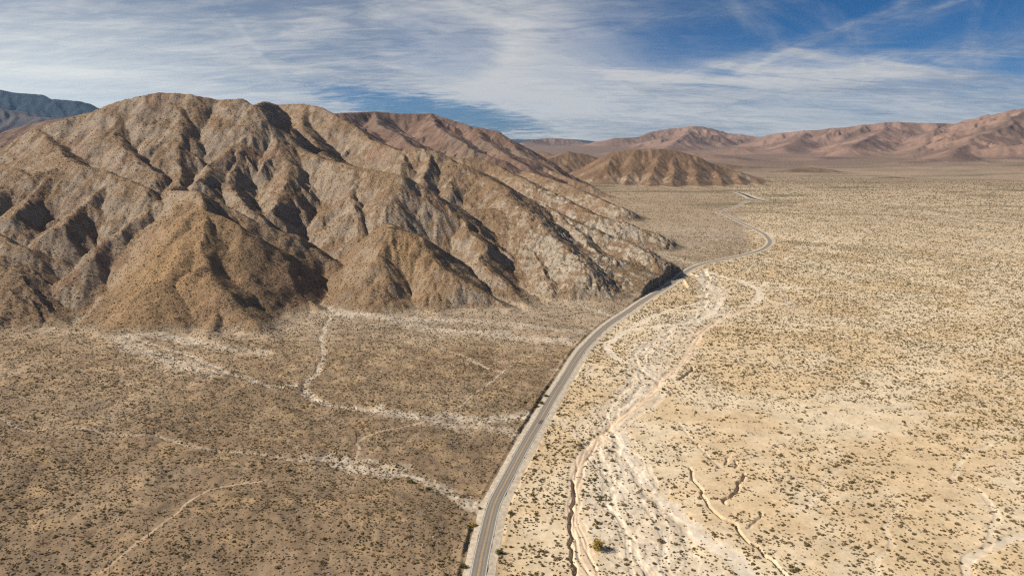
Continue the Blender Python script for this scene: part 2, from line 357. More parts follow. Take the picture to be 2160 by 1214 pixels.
WARP = {'mountain': (13, 78, 4.5, 24), 'red_mountain': (22, 190, 8, 60), 'brown_hill': (18, 200, 6, 60),
        'far_range': (110, 1100, 35, 300), 'blue_range': (110, 1100, 35, 300)}
SPUR = {'mountain': (44, 72, .52), 'red_mountain': (120, 240, .36), 'brown_hill': (90, 160, .27),
        'far_range': (420, 800, .21), 'blue_range': (600, 1000, .28)}
REGS = ['ground', 'mountain', 'red_mountain', 'brown_hill', 'far_range', 'blue_range']
FIELD = {}
for reg in REGS[1:]:
    A, S, A2, S2 = WARP[reg]
    H = np.full(X.shape, -500.0)
    lo = {'mountain': 560, 'red_mountain': 1700, 'brown_hill': 2500, 'far_range': 4000, 'blue_range': 4000}[reg]
    hi = {'mountain': 3100, 'red_mountain': 5200, 'brown_hill': 6500, 'far_range': 30000, 'blue_range': 30000}[reg]
    sl = rows(lo, hi)
    xs, ys = X[sl], Y[sl]
    fx = xs + A * fbm(xs, ys, S, 2, 3) + A2 * fbm(xs, ys, S2, 2, 5)
    fy = ys + A * fbm(xs, ys, S, 2, 13) + A2 * fbm(xs, ys, S2, 2, 15)
    Hs = H[sl]
    off0 = sl.start
    step, Lmax, cs = SPUR[reg]
    segs = []
    def add(p, q, s, r0, s2=None): segs.append((p, q, s, r0, s2))
    rnd = random.Random(5)
    for (rg_, pts, s, r0, sub, child, s2_) in RIDGES:
        if rg_ != reg: continue
        if reg == 'mountain' and .59 < s < .8 and s2_ is None: s = s * 1.13
        for p, q in zip(pts[:-1], pts[1:]): add(p, q, s, r0, s2_)
        if sub <= 0 or not child: continue
        acc = step * .5
        for p, q in zip(pts[:-1], pts[1:]):
            L = math.hypot(q[0] - p[0], q[1] - p[1])
            if L < 1: continue
            t0 = acc
            while t0 < L:
                f = t0 / L
                bx_, by_, bz_ = (p[i] + (q[i] - p[i]) * f for i in range(3))
                tx, ty = (q[0] - p[0]) / L, (q[1] - p[1]) / L
                if q[2] > p[2]: tx, ty = -tx, -ty
                for side in (-1, 1):
                    if rnd.random() < .12: continue
                    an = side * math.radians(rnd.uniform(48, 80))
                    dxx = tx * math.cos(an) - ty * math.sin(an); dyy = tx * math.sin(an) + ty * math.cos(an)
                    Ls = Lmax * rnd.uniform(.5, 1.15) * min(1, .35 + sub * .65)
                    Ls = min(Ls, max(bz_ + 8, 4) / cs)
                    z = bz_ - (2 + (1 - sub) * 8) - rnd.random() * 3
                    c1 = cs * rnd.uniform(.85, 1.15) + (1 - sub) * .12
                    px_, py_, pz_ = bx_, by_, z
                    nseg = 3
                    a2 = math.atan2(dyy, dxx)
                    for k in range(nseg):
                        a2 += rnd.uniform(-.3, .3)
                        nx_, ny_ = px_ + math.cos(a2) * Ls / nseg, py_ + math.sin(a2) * Ls / nseg
                        nz_ = pz_ - c1 * Ls / nseg * (1, 1.05, 1.25)[k]
                        add((px_, py_, pz_), (nx_, ny_, nz_), s * 1.28, r0 * .3)
                        if k < 2 and reg in ('mountain', 'red_mountain', 'far_range') and sub > .6:
                            for sd in (-1, 1):
                                if rnd.random() < .3: continue
                                a3 = a2 + sd * rnd.uniform(.7, 1.2); l3 = Ls * rnd.uniform(.2, .36)
                                add((nx_, ny_, nz_ - 1), (nx_ + math.cos(a3) * l3, ny_ + math.sin(a3) * l3, nz_ - 1 - c1 * 1.25 * l3), s * 1.4, r0 * .2)
                        px_, py_, pz_ = nx_, ny_, nz_
                t0 += step * rnd.uniform(.65, 1.4)
            acc = t0 - L
    rrow = rr[sl.start // NT: sl.stop // NT]
    for (p, q, s, r0, s2) in segs:
        zm = max(p[2], q[2]); Rr = (zm + 12) / min(s, s2 or s) + 40
        if Rr <= 0: continue
        cx, cy = (p[0] + q[0]) / 2, (p[1] + q[1]) / 2
        half = math.hypot(p[0] - q[0], p[1] - q[1]) / 2 + Rr
        d0 = math.hypot(cx, cy)
        i0 = np.searchsorted(rrow, d0 - half); i1 = np.searchsorted(rrow, d0 + half)
        tha = math.atan2(cx, cy); dth = math.asin(min(.99, half / max(d0, half * 1.02)))
        j0 = np.searchsorted(th, tha - dth); j1 = np.searchsorted(th, tha + dth)
        if i1 <= i0 or j1 <= j0: continue
        H2 = Hs.reshape(-1, NT)[i0:i1, j0:j1]
        ax = fx.reshape(-1, NT)[i0:i1, j0:j1] - p[0]; ay = fy.reshape(-1, NT)[i0:i1, j0:j1] - p[1]
        ex, ey = q[0] - p[0], q[1] - p[1]
        l2 = ex * ex + ey * ey + 1e-6
        t = np.clip((ax * ex + ay * ey) / l2, 0, 1)
        d = np.sqrt((ax - t * ex) ** 2 + (ay - t * ey) ** 2 + r0 * r0) - r0
        sl_ = s if s2 is None else np.where(ex * ay - ey * ax > 0, s, s2)
        np.maximum(H2, p[2] + (q[2] - p[2]) * t - sl_ * d, out=H2)
    FIELD[reg] = H

Z = Z0.copy()
REG = np.zeros(X.shape, np.int8)
REL = np.zeros(X.shape)
for k, reg in enumerate(REGS[1:], 1):
    H = FIELD[reg]
    m = H > Z
    REG[m] = k
    kk_ = {1: 12.0, 2: 14.0, 3: 12.0, 4: 40.0, 5: 40.0}[k]
    hh = np.maximum(kk_ - np.abs(H - Z), 0) / kk_
    Z = np.maximum(Z, H) + hh * hh * kk_ / 4 * ((Z - Z0) < 1)
REL = Z - Z0
del FIELD

def grad(Zf):
    Z2 = Zf.reshape(NR, NT)
    dr = np.gradient(Z2, rr, axis=0)
    dt = np.gradient(Z2, th, axis=1) / rr[:, None]
    s_, c_ = np.sin(th)[None, :], np.cos(th)[None, :]
    return (dr * s_ + dt * c_).ravel(), (dr * c_ - dt * s_).ravel()

# gullies that run down the slopes
def phacelle(x, y, gx, gy, lam, seed):
    gl = np.sqrt(gx * gx + gy * gy) + 1e-6
    sx, sy = gy / gl, -gx / gl
    px, py = x / lam, y / lam
    ix, iy = np.floor(px).astype(np.int64), np.floor(py).astype(np.int64)
    fx, fy = px - ix, py - iy
    S = 0; Wt = 0; DX = 0
    for i in (-1, 0, 1):
        for j in (-1, 0, 1):
            h = _h(ix + i, iy + j, seed)
            vx = fx - i - .5 - GX[h] * .35; vy = fy - j - .5 - GY[h] * .35
            w = np.exp(-(vx * vx + vy * vy) * 2.2)
            ph = (vx * sx + vy * sy) * 2 * np.pi
            S = S + np.cos(ph) * w; DX = DX - np.sin(ph) * w; Wt = Wt + w
    return S / Wt, DX / Wt * sx, DX / Wt * sy
GUL = np.zeros(X.shape)
for regs, lams, lo, hi in (((1,), ((44, 2.6), (20, 1.7), (9, 1.1)), 560, 3100), ((2, 3), ((80, 6.0), (38, 3.2), (18, 1.8)), 1700, 6500), ((4, 5), ((420, 55), (200, 34), (95, 16)), 4000, 30000)):
    sl = rows(lo, hi)
    idx = np.flatnonzero(np.isin(REG[sl], regs)) + sl.start
    gx, gy = grad(Z)
    gx, gy = gx[idx], gy[idx]
    xs, ys = X[idx], Y[idx]
    k0 = lams[0][0]
    rel = REL[idx]
    for q, (lam, amp) in enumerate(lams):
        slp = np.sqrt(gx * gx + gy * gy)
        msk = sstep(.06, .45, slp) * sstep(0, amp * 5, rel) * (.55 + .45 * fbm(xs, ys, lam * 5, 2, 41 + q))
        if 1 in regs:       # the two smooth debris pyramids in front stay smooth
            smooth = np.exp(-(((xs + 330) / 180) ** 2 + ((ys - 800) / 160) ** 2) ** 2)
            msk = msk * (1 - .8 * smooth)
        c, dxx, dyy = phacelle(xs, ys, gx, gy, lam, 60 + q)
        dz = amp * (c - .35) * msk
        Z[idx] += dz
        GUL[idx] += c * msk / (q + 1)
        kk = 2 * np.pi / lam * amp * msk
        gx = gx + dxx * kk; gy = gy + dyy * kk
    # broken rock
    rid = 1 - 2 * np.abs(fbm(xs, ys, k0 * .8, 4, 90, .55))
    rock = sstep(-.15, .35, fbm(xs, ys, k0 * 6, 3, 77))
    Z[idx] += (rid - .5) * k0 * .042 * sstep(0, k0 * .3, rel) * (.25 + .75 * rock)
    if 1 in regs:                      # pale crumbling badlands towards the road
        bl = sstep(-60, 90, xs) * sstep(2600, 1500, ys) * sstep(1, 12, rel)
        crag = 1 - 2 * np.abs(fbm(xs, ys, 22, 4, 97, .62))
        Z[idx] += (crag - .45) * 5.0 * bl * (.4 + sstep(-.2, .3, fbm(xs, ys, 90, 2, 98)))

# ------------------------------------------------------------------ road centre line, washes, tracks
ROAD = [GR(*p) for p in [(1000, 1262), (1009, 1210), (1016, 1172), (1024, 1137), (1040, 1070), (1063, 1023 - 3), (1090, 970), (1122, 912), (1154, 857), (1184, 808), (1215, 758), (1237, 728), (1263, 701), (1302, 671), (1353, 637),
                         (1413, 600), (1447, 573), (1474, 558), (1521, 547), (1572, 537), (1605, 526.5), (1621, 516), (1624, 507), (1617, 498), (1607, 490), (1590, 481), (1561, 468), (1538, 457), (1519, 450.3), (1514, 447), (1527, 443), (1549, 436.5), (1566, 429), (1580, 423)]]
HWY = [GR(*p) for p in [(1536, 403.6), (1556, 405.5), (1572, 411), (1584, 416.5), (1596, 420.5), (1616, 424)]]
def spline(pts, n=8):
    out = []
    P_ = [pts[0]] + list(pts) + [pts[-1]]
    for i in range(1, len(P_) - 2):
        a_, b_, c_, d_ = (np.array(P_[k], float) for k in (i - 1, i, i + 1, i + 2))
        for k in range(n):
            t = k / n
            out.append(.5 * ((2 * b_) + (-a_ + c_) * t + (2 * a_ - 5 * b_ + 4 * c_ - d_) * t * t + (-a_ + 3 * b_ - 3 * c_ + d_) * t ** 3))
    out.append(np.array(pts[-1], float))
    return np.array(out)
ROADS = spline(ROAD, 10); HWYS = spline(HWY, 6)
# walk backwards out of the frame as well
d0 = ROADS[0] - ROADS[3]; d0 /= np.linalg.norm(d0)
ROADS = np.vstack([ROADS[0] + d0 * k + np.array([-.0004 * k * k, 0]) for k in (400, 300, 200, 120, 60, 25)] + [ROADS])

def polydist(pts, reach, widths=None):
    """distance of every grid point to a line (inside reach), the signed side, the place along it"""
    Dm = np.full(X.shape, 1e9); Sd = np.zeros(X.shape); Al = np.zeros(X.shape); Wd = np.ones(X.shape)
    acc = 0
    for i, (p, q) in enumerate(zip(pts[:-1], pts[1:])):
        L = math.hypot(q[0] - p[0], q[1] - p[1])
        cx, cy = (p[0] + q[0]) / 2, (p[1] + q[1]) / 2
        half = L / 2 + reach; dd = math.hypot(cx, cy)
        i0 = np.searchsorted(rr, dd - half); i1 = np.searchsorted(rr, dd + half)
        tha = math.atan2(cx, cy); dth = math.asin(min(.99, half / max(dd, half * 1.02)))
        j0 = np.searchsorted(th, tha - dth); j1 = np.searchsorted(th, tha + dth)
        if i1 > i0 and j1 > j0 and L > 0:
            w = (slice(i0, i1), slice(j0, j1))
            ax = X.reshape(NR, NT)[w] - p[0]; ay = Y.reshape(NR, NT)[w] - p[1]
            ex, ey = q[0] - p[0], q[1] - p[1]
            t = np.clip((ax * ex + ay * ey) / (L * L), 0, 1)
            d = np.hypot(ax - t * ex, ay - t * ey)
            D2 = Dm.reshape(NR, NT)[w]
            m = d < D2
            D2[m] = d[m]
            Sd.reshape(NR, NT)[w][m] = np.sign(ex * ay - ey * ax)[m]
            Al.reshape(NR, NT)[w][m] = (acc + t * L)[m]
            if widths is not None:
                Wd.reshape(NR, NT)[w][m] = (widths[i] + (widths[i + 1] - widths[i]) * t)[m]
        acc += L
    return Dm, Sd, Al, Wd

# which side of the road a point of the plain lies on (right = +)
def road_x(y):
    return np.interp(y, ROADS[:, 1][np.argsort(ROADS[:, 1])], ROADS[:, 0][np.argsort(ROADS[:, 1])])
rside = X - np.interp(Y, [0, 200, *ROADS[6:200, 1][::6], 2700, 4000], [ROADS[0, 0], ROADS[4, 0], *ROADS[6:200, 0][::6], 900, 1000])
_m = (REG == 1) & (rside > -15 + 5 * fbm(X, Y, 18, 2, 23)) & (Y > 600) & (Y < 1800)
Z[_m] = Z0[_m]; REG[_m] = 0; REL[_m] = 0
right = sstep(-10, 14, rside + 10 * fbm(X, Y, 40, 2, 22))

# soft undulation of the plain
pl = (REG == 0)
und = fbm(X, Y, 120, 3, 31) * 2.2 + fbm(X, Y, 26, 3, 32) * .5
rough_l = (1 - right) * sstep(1000, 500, Y)
und = und + rough_l * (fbm(X, Y, 60, 4, 35) * 3.5 + np.abs(fbm(X, Y, 17, 3, 36)) * 1.6)
und = und * np.clip(R_ / 300, .4, 1) * sstep(9000, 3000, Y)
Z += und * sstep(40, 0, REL) 
roadcut, rsd, ral, _ = polydist(ROADS, 60)
hwycut, _, _, _ = polydist(HWYS, 60)
def smooth_along(pts, win=9):
    """ground level along a line, smoothed"""
    zz_ = sample(pts[:, 0], pts[:, 1]); k = np.ones(win) / win
    return np.convolve(np.pad(zz_, win // 2, mode='edge'), k, 'valid')
def sample(x, y, A=None):
    A = Z if A is None else A
    r = np.hypot(x, y); t = np.arctan2(x, y)
    i = np.clip(np.searchsorted(rr, r) - 1, 0, NR - 2); j = np.clip(np.searchsorted(th, t) - 1, 0, NT - 2)
    fi = np.clip((np.log(r) - lr[i]) / (lr[i + 1] - lr[i]), 0, 1); fj = np.clip((t - th[j]) / (th[j + 1] - th[j]), 0, 1)
    A2 = A.reshape(NR, NT)
    return (A2[i, j] * (1 - fi) * (1 - fj) + A2[i + 1, j] * fi * (1 - fj) + A2[i, j + 1] * (1 - fi) * fj + A2[i + 1, j + 1] * fi * fj)
def level(pts, D, Al, half, blend):
    zr = smooth_along(pts)
    s = np.concatenate([[0], np.cumsum(np.hypot(*np.diff(pts, axis=0).T))])
    near = D < half + blend
    zt = np.interp(Al[near], s, zr)
    hw = half + np.maximum(0, R_[near] * .0012)
    w = 1 - sstep(hw, hw + blend, D[near])
    Z[near] = Z[near] * (1 - w) + (zt - .30) * w
    return zr
# ground stands a little higher along the west edge of the road (a low cut bank)
m = roadcut < 14
Z[m] += np.where(rsd[m] > 0, .5, .12) * np.exp(-((roadcut[m] - 9.9) / 1.4) ** 2) * sstep(1100, 700, Y[m])
ROADZ = level(ROADS, roadcut, ral, 7.6, 2.2)
HWYZ = level(HWYS, hwycut, polydist(HWYS, 60)[2], 14, 10)

# washes: (pixels, width in metres, strength, tint, depth cut)
WHITE, TAN, PALE = 0, 1, 2
WASH = [
    ([(1275, 1240), (1250, 1200), (1222, 1140), (1212, 1060), (1218, 1000), (1240, 945), (1285, 900), (1335, 858), (1400, 800), (1445, 755), (1478, 705), (1520, 672), (1580, 655), (1650, 640)], 7.5, 1., TAN, .2),
    ([(1492, 566), (1478, 585), (1482, 597), (1510, 612), (1524, 630), (1505, 655), (1470, 676), (1410, 686), (1340, 694), (1300, 708), (1280, 728), (1298, 755), (1350, 778), (1400, 803), (1350, 825), (1310, 870)], 7.5, .95, WHITE, .3),
    ([(1300, 900), (1322, 945), (1345, 985), (1385, 1040), (1440, 1095), (1510, 1150), (1560, 1185), (1620, 1240)], 9.5, .97, WHITE, .2),
    ([(1524, 632), (1470, 640), (1420, 650), (1370, 672), (1330, 690)], 6.5, .85, WHITE, .2),
    ([(1500, 575), (1550, 590), (1590, 603), (1605, 622), (1585, 640), (1560, 648)], 9, .85, WHITE, .2),
    ([(1590, 598), (1640, 615), (1662, 632), (1640, 645)], 7, .55, PALE, .2),
    ([(1530, 660), (1480, 680), (1440, 720), (1400, 760), (1360, 800)], 12, .7, PALE, .2),
    ([(1270, 930), (1300, 960), (1350, 1050), (1430, 1150), (1480, 1230)], 18, .55, WHITE, 0),
    ([(1245, 1000), (1262, 1080), (1290, 1150), (1330, 1230)], 14, .55, WHITE, 0),
    ([(1330, 800), (1290, 850), (1262, 905), (1248, 960)], 8, .55, WHITE, .2),
    ([(1440, 700), (1400, 735), (1375, 780), (1345, 835)], 8, .45, WHITE, .2),
    ([(1160, 885), (1190, 895), (1225, 925), (1245, 950)], 4, .7, PALE, 0),
    ([(1229, 745), (1242, 768), (1240, 790), (1225, 815)], 2.2, .7, PALE, 0),
    ([(1430, 890), (1470, 935), (1520, 985)], 1.6, .6, PALE, .3),
    ([(1600, 740), (1640, 775), (1650, 800)], 2.5, .5, PALE, .2),
    ([(2200, 1128), (2120, 1138), (2075, 1160), (2050, 1190), (2040, 1240)], 4.5, .8, WHITE, .6),
    ([(2078, 1155), (2098, 1110), (2100, 1080), (2060, 1030), (2010, 1010), (2040, 960), (2080, 940)], 2.5, .6, WHITE, .3),
    ([(1770, 990), (1740, 1010), (1730, 1040), (1690, 1070), (1640, 1080)], 2.5, .5, WHITE, .2),
    ([(1860, 1240), (1850, 1180), (1880, 1150), (1870, 1100), (1890, 1060)], 2.2, .45, WHITE, .2),
    ([(2160, 835), (2060, 850), (2000, 870), (1900, 860), (1800, 850), (1700, 855)], 5, .35, WHITE, 0),
    ([(1655, 545), (1690, 520), (1730, 503), (1722, 490), (1690, 478), (1640, 470)], 7, .75, WHITE, .4),
    ([(1640, 548), (1600, 556), (1560, 566), (1500, 575)], 5, .5, PALE, .3),
    ([(1735, 505), (1780, 500), (1825, 491), (1815, 480)], 6, .6, WHITE, .3),
    ([(1600, 455), (1570, 462), (1560, 455)], 7, .5, WHITE, .3),
    ([(1620, 465), (1680, 490), (1720, 500)], 5, .4, WHITE, .3),
    ([(1950, 445), (2050, 462), (2200, 470)], 40, .45, WHITE, 0),
    ([(1900, 455), (1860, 470), (1830, 488)], 14, .3, WHITE, 0),
    # left of the road
    ([(110, 640), (152, 668), (200, 694), (262, 712), (330, 728), (400, 750), (470, 782), (530, 805), (590, 820)], 3.4, .85, WHITE, .4),
    ([(262, 712), (360, 712), (470, 735), (560, 745)], 12, .6, WHITE, .2),
    ([(250, 715), (310, 745), (380, 770), (460, 790)], 14, .65, WHITE, .1),
    ([(722, 585), (700, 612), (700, 642), (690, 680), (676, 715), (682, 748), (668, 785), (645, 822), (672, 848)], 3.0, .8, WHITE, .5),
    ([(600, 812), (645, 820), (680, 846), (740, 858), (800, 868)], 3.6, .9, WHITE, .7),
    ([(790, 868), (860, 876), (930, 880), (1010, 882), (1080, 880), (1125, 876)], 9, .8, WHITE, .3),
    ([(860, 880), (950, 896), (1050, 905), (1100, 925)], 10, .5, WHITE, .1),
    ([(690, 966), (740, 985), (800, 992), (870, 1005), (930, 1035), (990, 1060), (1030, 1080)], 6.5, .8, WHITE, .3),
    ([(640, 968), (700, 968), (780, 975), (860, 985)], 4, .6, WHITE, .3),
    ([(330, 915), (380, 938), (450, 946), (540, 958), (620, 968), (700, 970)], 1.8, .6, WHITE, .5),
    ([(0, 880), (60, 905), (160, 905), (230, 915), (330, 920)], 1.6, .5, WHITE, .4),
    ([(700, 662), (800, 668), (900, 690), (1000, 700), (1100, 712), (1200, 720)], 14, .6, WHITE, .1),
    ([(850, 672), (1000, 676), (1120, 690), (1220, 700)], 12, .55, WHITE, .1),
    ([(1180, 620), (1230, 645), (1290, 665)], 8, .5, WHITE, .1),
    ([(980, 760), (1060, 785), (1130, 782), (1180, 780)], 1.8, .7, WHITE, .5),
    ([(860, 710), (920, 730), (1000, 765), (1060, 788)], 2.2, .45, WHITE, .4),
    ([(1340, 520), (1400, 535), (1440, 548), (1470, 556)], 16, .45, WHITE, 0),
    # tracks
    ([(210, 1200), (300, 1138), (372, 1082), (425, 1040), (480, 1024), (560, 1014)], 1.7, .5, TAN, 0),
    ([(748, 972), (760, 945), (755, 932), (800, 912), (850, 902), (915, 888)], 1.6, .6, TAN, 0),
    ([(965, 862), (1000, 832), (1050, 794), (1085, 770), (1112, 754), (1152, 732)], 1.6, .6, PALE, 0),
]
_tr = spline([GR(*p) for p in [(1488, 572), (1500, 610), (1500, 650), (1440, 690), (1375, 730), (1362, 775), (1345, 820), (1300, 880), (1285, 940), (1300, 1010), (1340, 1090), (1390, 1180), (1420, 1250)]], 6)
_s = np.concatenate([[0], np.cumsum(np.hypot(*np.diff(_tr, axis=0).T))])
for k in range(9):
    amp = (10 + 3.4 * k) * sstep(0, 120, _s)
    off = fbm(_s + 37 * k, _s * 0 + 9.3 * k, 95, 3, 300 + k) * amp * 1.7 + (k - 4) * 2.2 * sstep(0, 200, _s)
    WASH.append((np.stack([_tr[:, 0] + off, _tr[:, 1]], 1), (2.0, 3.4, 5.5)[k % 3], (.7, .88, .75)[(k + 1) % 3], (WHITE, WHITE, PALE)[k % 3], .25))
WASH.append((_tr, 32, .74, WHITE, 0))
WM = np.zeros(X.shape); WTint = np.zeros(X.shape); BARE = np.zeros(X.shape)
onpl = sstep(6, 1, REL)
wn = fbm(X, Y, 14, 3, 50); wn2 = fbm(X, Y, 4.5, 2, 52)
for pts, wd, st, tint, dep in WASH:
    if isinstance(pts, list) and tint == WHITE and sum(p[0] for p in pts) / len(pts) < 1110: wd, st = wd * 1.5, st * .78
    pp = spline([GR(*p) for p in pts], 5) if isinstance(pts, list) else pts
    pp = pp + np.stack([fbm(pp[:, 0], pp[:, 1], 30, 2, 55), fbm(pp[:, 0], pp[:, 1], 30, 2, 56)], 1) * min(wd, 4) * 1.2
    Dm, Sd, _, _ = polydist(pp, wd * 3 + 6)
    near = np.flatnonzero(Dm < wd * 3 + 5)
    dd = Dm[near] / wd + (wn[near] * .8 + wn2[near] * .5) * (.4 if tint == TAN or st > .94 else 1.)
    core = sstep(.62, .40, dd) * st
    if tint == WHITE: core = core * ((.45 if wd > 5 or st < .93 else .6) + (.55 if wd > 5 or st < .93 else .4) * sstep(-.3, .15, wn[near] * .6 + wn2[near]))
    core *= onpl[near]
    WTint[near] = np.where(core > WM[near], tint, WTint[near])
    WM[near] = np.maximum(WM[near], core)
    if tint == TAN or st > .78: BARE[near] = np.maximum(BARE[near], sstep(.6, .4, dd))
    if dep > 0:
        Z[near] -= dep * 1.0 * sstep(.75, .5, Dm[near] / wd + wn2[near] * .2) * onpl[near]

# steep-sided gullies (cut banks that throw a thin shadow)
CUTS = [([(1207, 1010), (1212, 1045), (1203, 1090), (1204, 1130), (1208, 1170), (1222, 1214), (1235, 1240)], .5, 1.5),
        ([(1455, 985), (1466, 1012), (1482, 1040), (1498, 1065), (1522, 1086), (1560, 1118), (1595, 1150), (1625, 1178), (1662, 1214), (1680, 1240)], .3, 1.0),
        ([(1570, 1000), (1556, 1022), (1553, 1038), (1538, 1048), (1528, 1062)], .5, 1.3),
        ([(1538, 960), (1530, 978)], .3, .8), ([(1556, 968), (1548, 985)], .3, .8),
        ([(1608, 1080), (1600, 1095), (1576, 1110)], .3, .7),
        ([(1150, 640), (1200, 620)], .1, .1),
        ([(1430, 800), (1450, 786), (1464, 772)], .9, 1.5),
        ([(1668, 643), (1678, 640), (1720, 632), (1790, 620)], 1.0, 1.4)]
CUT_SHADE = np.ones(X.shape)
for pts, wd, dep in CUTS:
    pp = spline([GR(*p) for p in pts], 6)
    pp = pp + np.stack([fbm(pp[:, 0], pp[:, 1], 9, 2, 58), fbm(pp[:, 0], pp[:, 1], 9, 2, 59)], 1) * 3.0
    Dm, Sd, _, _ = polydist(pp, 14)
    near = np.flatnonzero(Dm < 12)
    Z[near] -= dep * 1.35 * sstep(wd + .75, wd * .3 + .25, Dm[near])
    cut_shade = 1 - .45 * sstep(wd + 1.0, wd * .4, Dm[near]); CUT_SHADE[near] = np.minimum(CUT_SHADE[near], cut_shade)
    BARE[near] = np.maximum(BARE[near], sstep(wd * 2.2, wd, Dm[near]))

# tyre marks in the sandy wash beside the road
ty = spline([GR(*p) for p in WASH[0][0]], 6)
for k, off in enumerate((-2.6, -1.2, .6, 2.1)):
    t2 = ty + np.stack([fbm(ty[:, 0], ty[:, 1], 40, 2, 70 + k) * 5 + off, 0 * ty[:, 0]], 1)
    Dm, _, _, _ = polydist(t2, 3)
    near = np.flatnonzero(Dm < 2)
    Z[near] -= .28 * sstep(.9, .3, Dm[near])

# ------------------------------------------------------------------ earth colours (albedo) per vertex
gx, gy = grad(Z)
SLOPE = np.sqrt(gx * gx + gy * gy)
def c3(*c): return np.array(c, np.float64)
SAND, SANDW = c3(.58, .43, .26), c3(.63, .505, .345)
LEFT, LEFT2 = c3(.25, .172, .105), c3(.38, .27, .165)
WHT, TANC, PALC = c3(.66, .575, .465), c3(.63, .475, .33), c3(.58, .475, .36)
BRN, ORG, GREY, DKR = c3(.23, .150, .088), c3(.30, .185, .095), c3(.32, .26, .20), c3(.115, .085, .062)
RED, PINK = c3(.165, .10, .07), c3(.235, .15, .11)
def lerp(a, b, t): return a * (1 - t[:, None]) + b * t[:, None]
n1 = fbm(X, Y, 90, 4, 101); n2 = fbm(X, Y, 22, 4, 103); n3 = fbm(X, Y, 330, 3, 105)
LD = fbm(X, Y, 150, 3, 161)
colr = lerp(SAND[None], SANDW[None], sstep(-.25, .35, n1 + .35 * n2 + .25 * sstep(300, 900, X)))
coll = lerp(LEFT[None], LEFT2[None], sstep(-.3, .4, n2 * .9 + n1 * .5))
greyl = sstep(620, 760, Y) * .5 + sstep(1150, 1300, Y) * .25
coll = lerp(coll, c3(.16, .118, .082)[None], sstep(.05, .5, fbm(X, Y, 34, 4, 163) + .25 * LD) * sstep(640, 420, Y) * .7)
coll = lerp(coll, c3(.20, .135, .082)[None], sstep(620, 440, Y + 90 * LD) * .6)
coll = lerp(coll, c3(.38, .255, .135)[None], sstep(.12, .4, fbm(X * .6, Y, 18, 3, 165)) * .55)
coll = lerp(coll, c3(.42, .335, .25)[None], np.clip(greyl + n1 * .3, 0, .8))
col = lerp(coll, colr, right)
# farther plain turns browner, then reddish on the fans
col = lerp(col, c3(.36, .26, .165)[None], sstep(900, 2100, Y + n3 * 700) * .75 * (1 - .35 * right))
col = lerp(col, c3(.285, .20, .135)[None], sstep(2500, 3600, Y + n3 * 500) * .8)
col = lerp(col, c3(.205, .138, .10)[None], sstep(3800, 5200, Y + n3 * 900))
# olive patches far out on the valley floor
col = lerp(col, c3(.17, .14, .08)[None], sstep(.12, .38, fbm(X * .35, Y, 190, 3, 111)) * sstep(1500, 2300, Y) * sstep(7000, 4500, Y) * .75)
col = lerp(col, c3(.58, .46, .31)[None], sstep(.1, .4, fbm(X * .3, Y, 260, 3, 115)) * sstep(1300, 1900, Y) * sstep(4200, 2900, Y) * right * .6)
wc = np.where((WTint == WHITE)[:, None], WHT[None], np.where((WTint == TAN)[:, None], TANC[None], PALC[None]))
col = col * (1 - WM[:, None] * .92) + wc * WM[:, None] * .92
col = lerp(c3(.30, .21, .14)[None], col, CUT_SHADE)   # shade painted into the gully beds as darker brown
# slopes
mt = lerp(BRN[None], ORG[None], sstep(.0, .5, n1 + .3 * n2) * .6)
steep = sstep(.60, .92, SLOPE + n2 * .45 + n1 * .45 - .04) * (.62 + .25 * sstep(-250, 150, X)) * (1 - .8 * np.exp(-(((X + 320) / 150) ** 2 + ((Y - 790) / 130) ** 2) ** 2)) + sstep(-.1, -.6, GUL) * .25
mt = lerp(mt, GREY[None], np.clip(steep, 0, .9))
pale = sstep(-40, 130, X) * sstep(2400, 1300, Y)
mt = lerp(mt, c3(.37, .315, .245)[None], np.clip(pale * sstep(-.25, .25, n2 + n1 * .6 + (SLOPE - .6)), 0, .8))
mt = lerp(mt, c3(.25, .135, .085)[None], sstep(.15, .5, fbm(X + 500, Y, 130, 4, 121)) * .45)
mt = lerp(mt, DKR[None], sstep(.15, .5, fbm(X, Y, 55, 4, 120)) * .4)
wm_ = np.exp(-(((X + 395) / 75) ** 2 + ((Y - 800) / 120) ** 2)) + np.exp(-(((X + 135) / 40) ** 2 + ((Y - 880) / 60) ** 2))
mt = lerp(mt, c3(.33, .205, .10)[None], np.clip(wm_ * .75, 0, .75))
rd = lerp(RED[None], PINK[None], sstep(-.3, .4, n1))
rd = lerp(rd, c3(.19, .15, .11)[None], sstep(.1, .5, n3) * .5)
bh = lerp(c3(.165, .100, .058)[None], c3(.215, .135, .078)[None], sstep(-.3, .3, n1))
bh = lerp(bh, c3(.48, .41, .32)[None], sstep(.35, .7, SLOPE + n2 * .3) * sstep(55, 10, REL) * sstep(.0, .3, n1 + .1) * .6)
fr = lerp(c3(.28, .175, .128)[None], c3(.15, .098, .074)[None], sstep(-.3, .35, fbm(X, Y, 500, 4, 130)))
br = np.repeat(c3(.018, .035, .055)[None], len(X), 0)  # vegetation tint, with shaded side and haze blue put into the albedo
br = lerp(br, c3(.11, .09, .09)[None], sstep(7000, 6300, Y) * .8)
far_pl = (Y > 14500)
fr = np.where(far_pl[:, None], c3(.05, .055, .06)[None], fr)
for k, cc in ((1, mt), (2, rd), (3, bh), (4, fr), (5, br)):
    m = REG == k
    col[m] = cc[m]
# soft toe: debris blends into the plain
toe = sstep(9, 0, REL + 5 * n2) * (REG == 1)
col = lerp(col, c3(.38, .30, .21)[None], toe * .75)
VAR = fbm(X, Y, 7, 3, 140)
col = np.clip(col * (1 + .16 * VAR[:, None]), .02, .8)

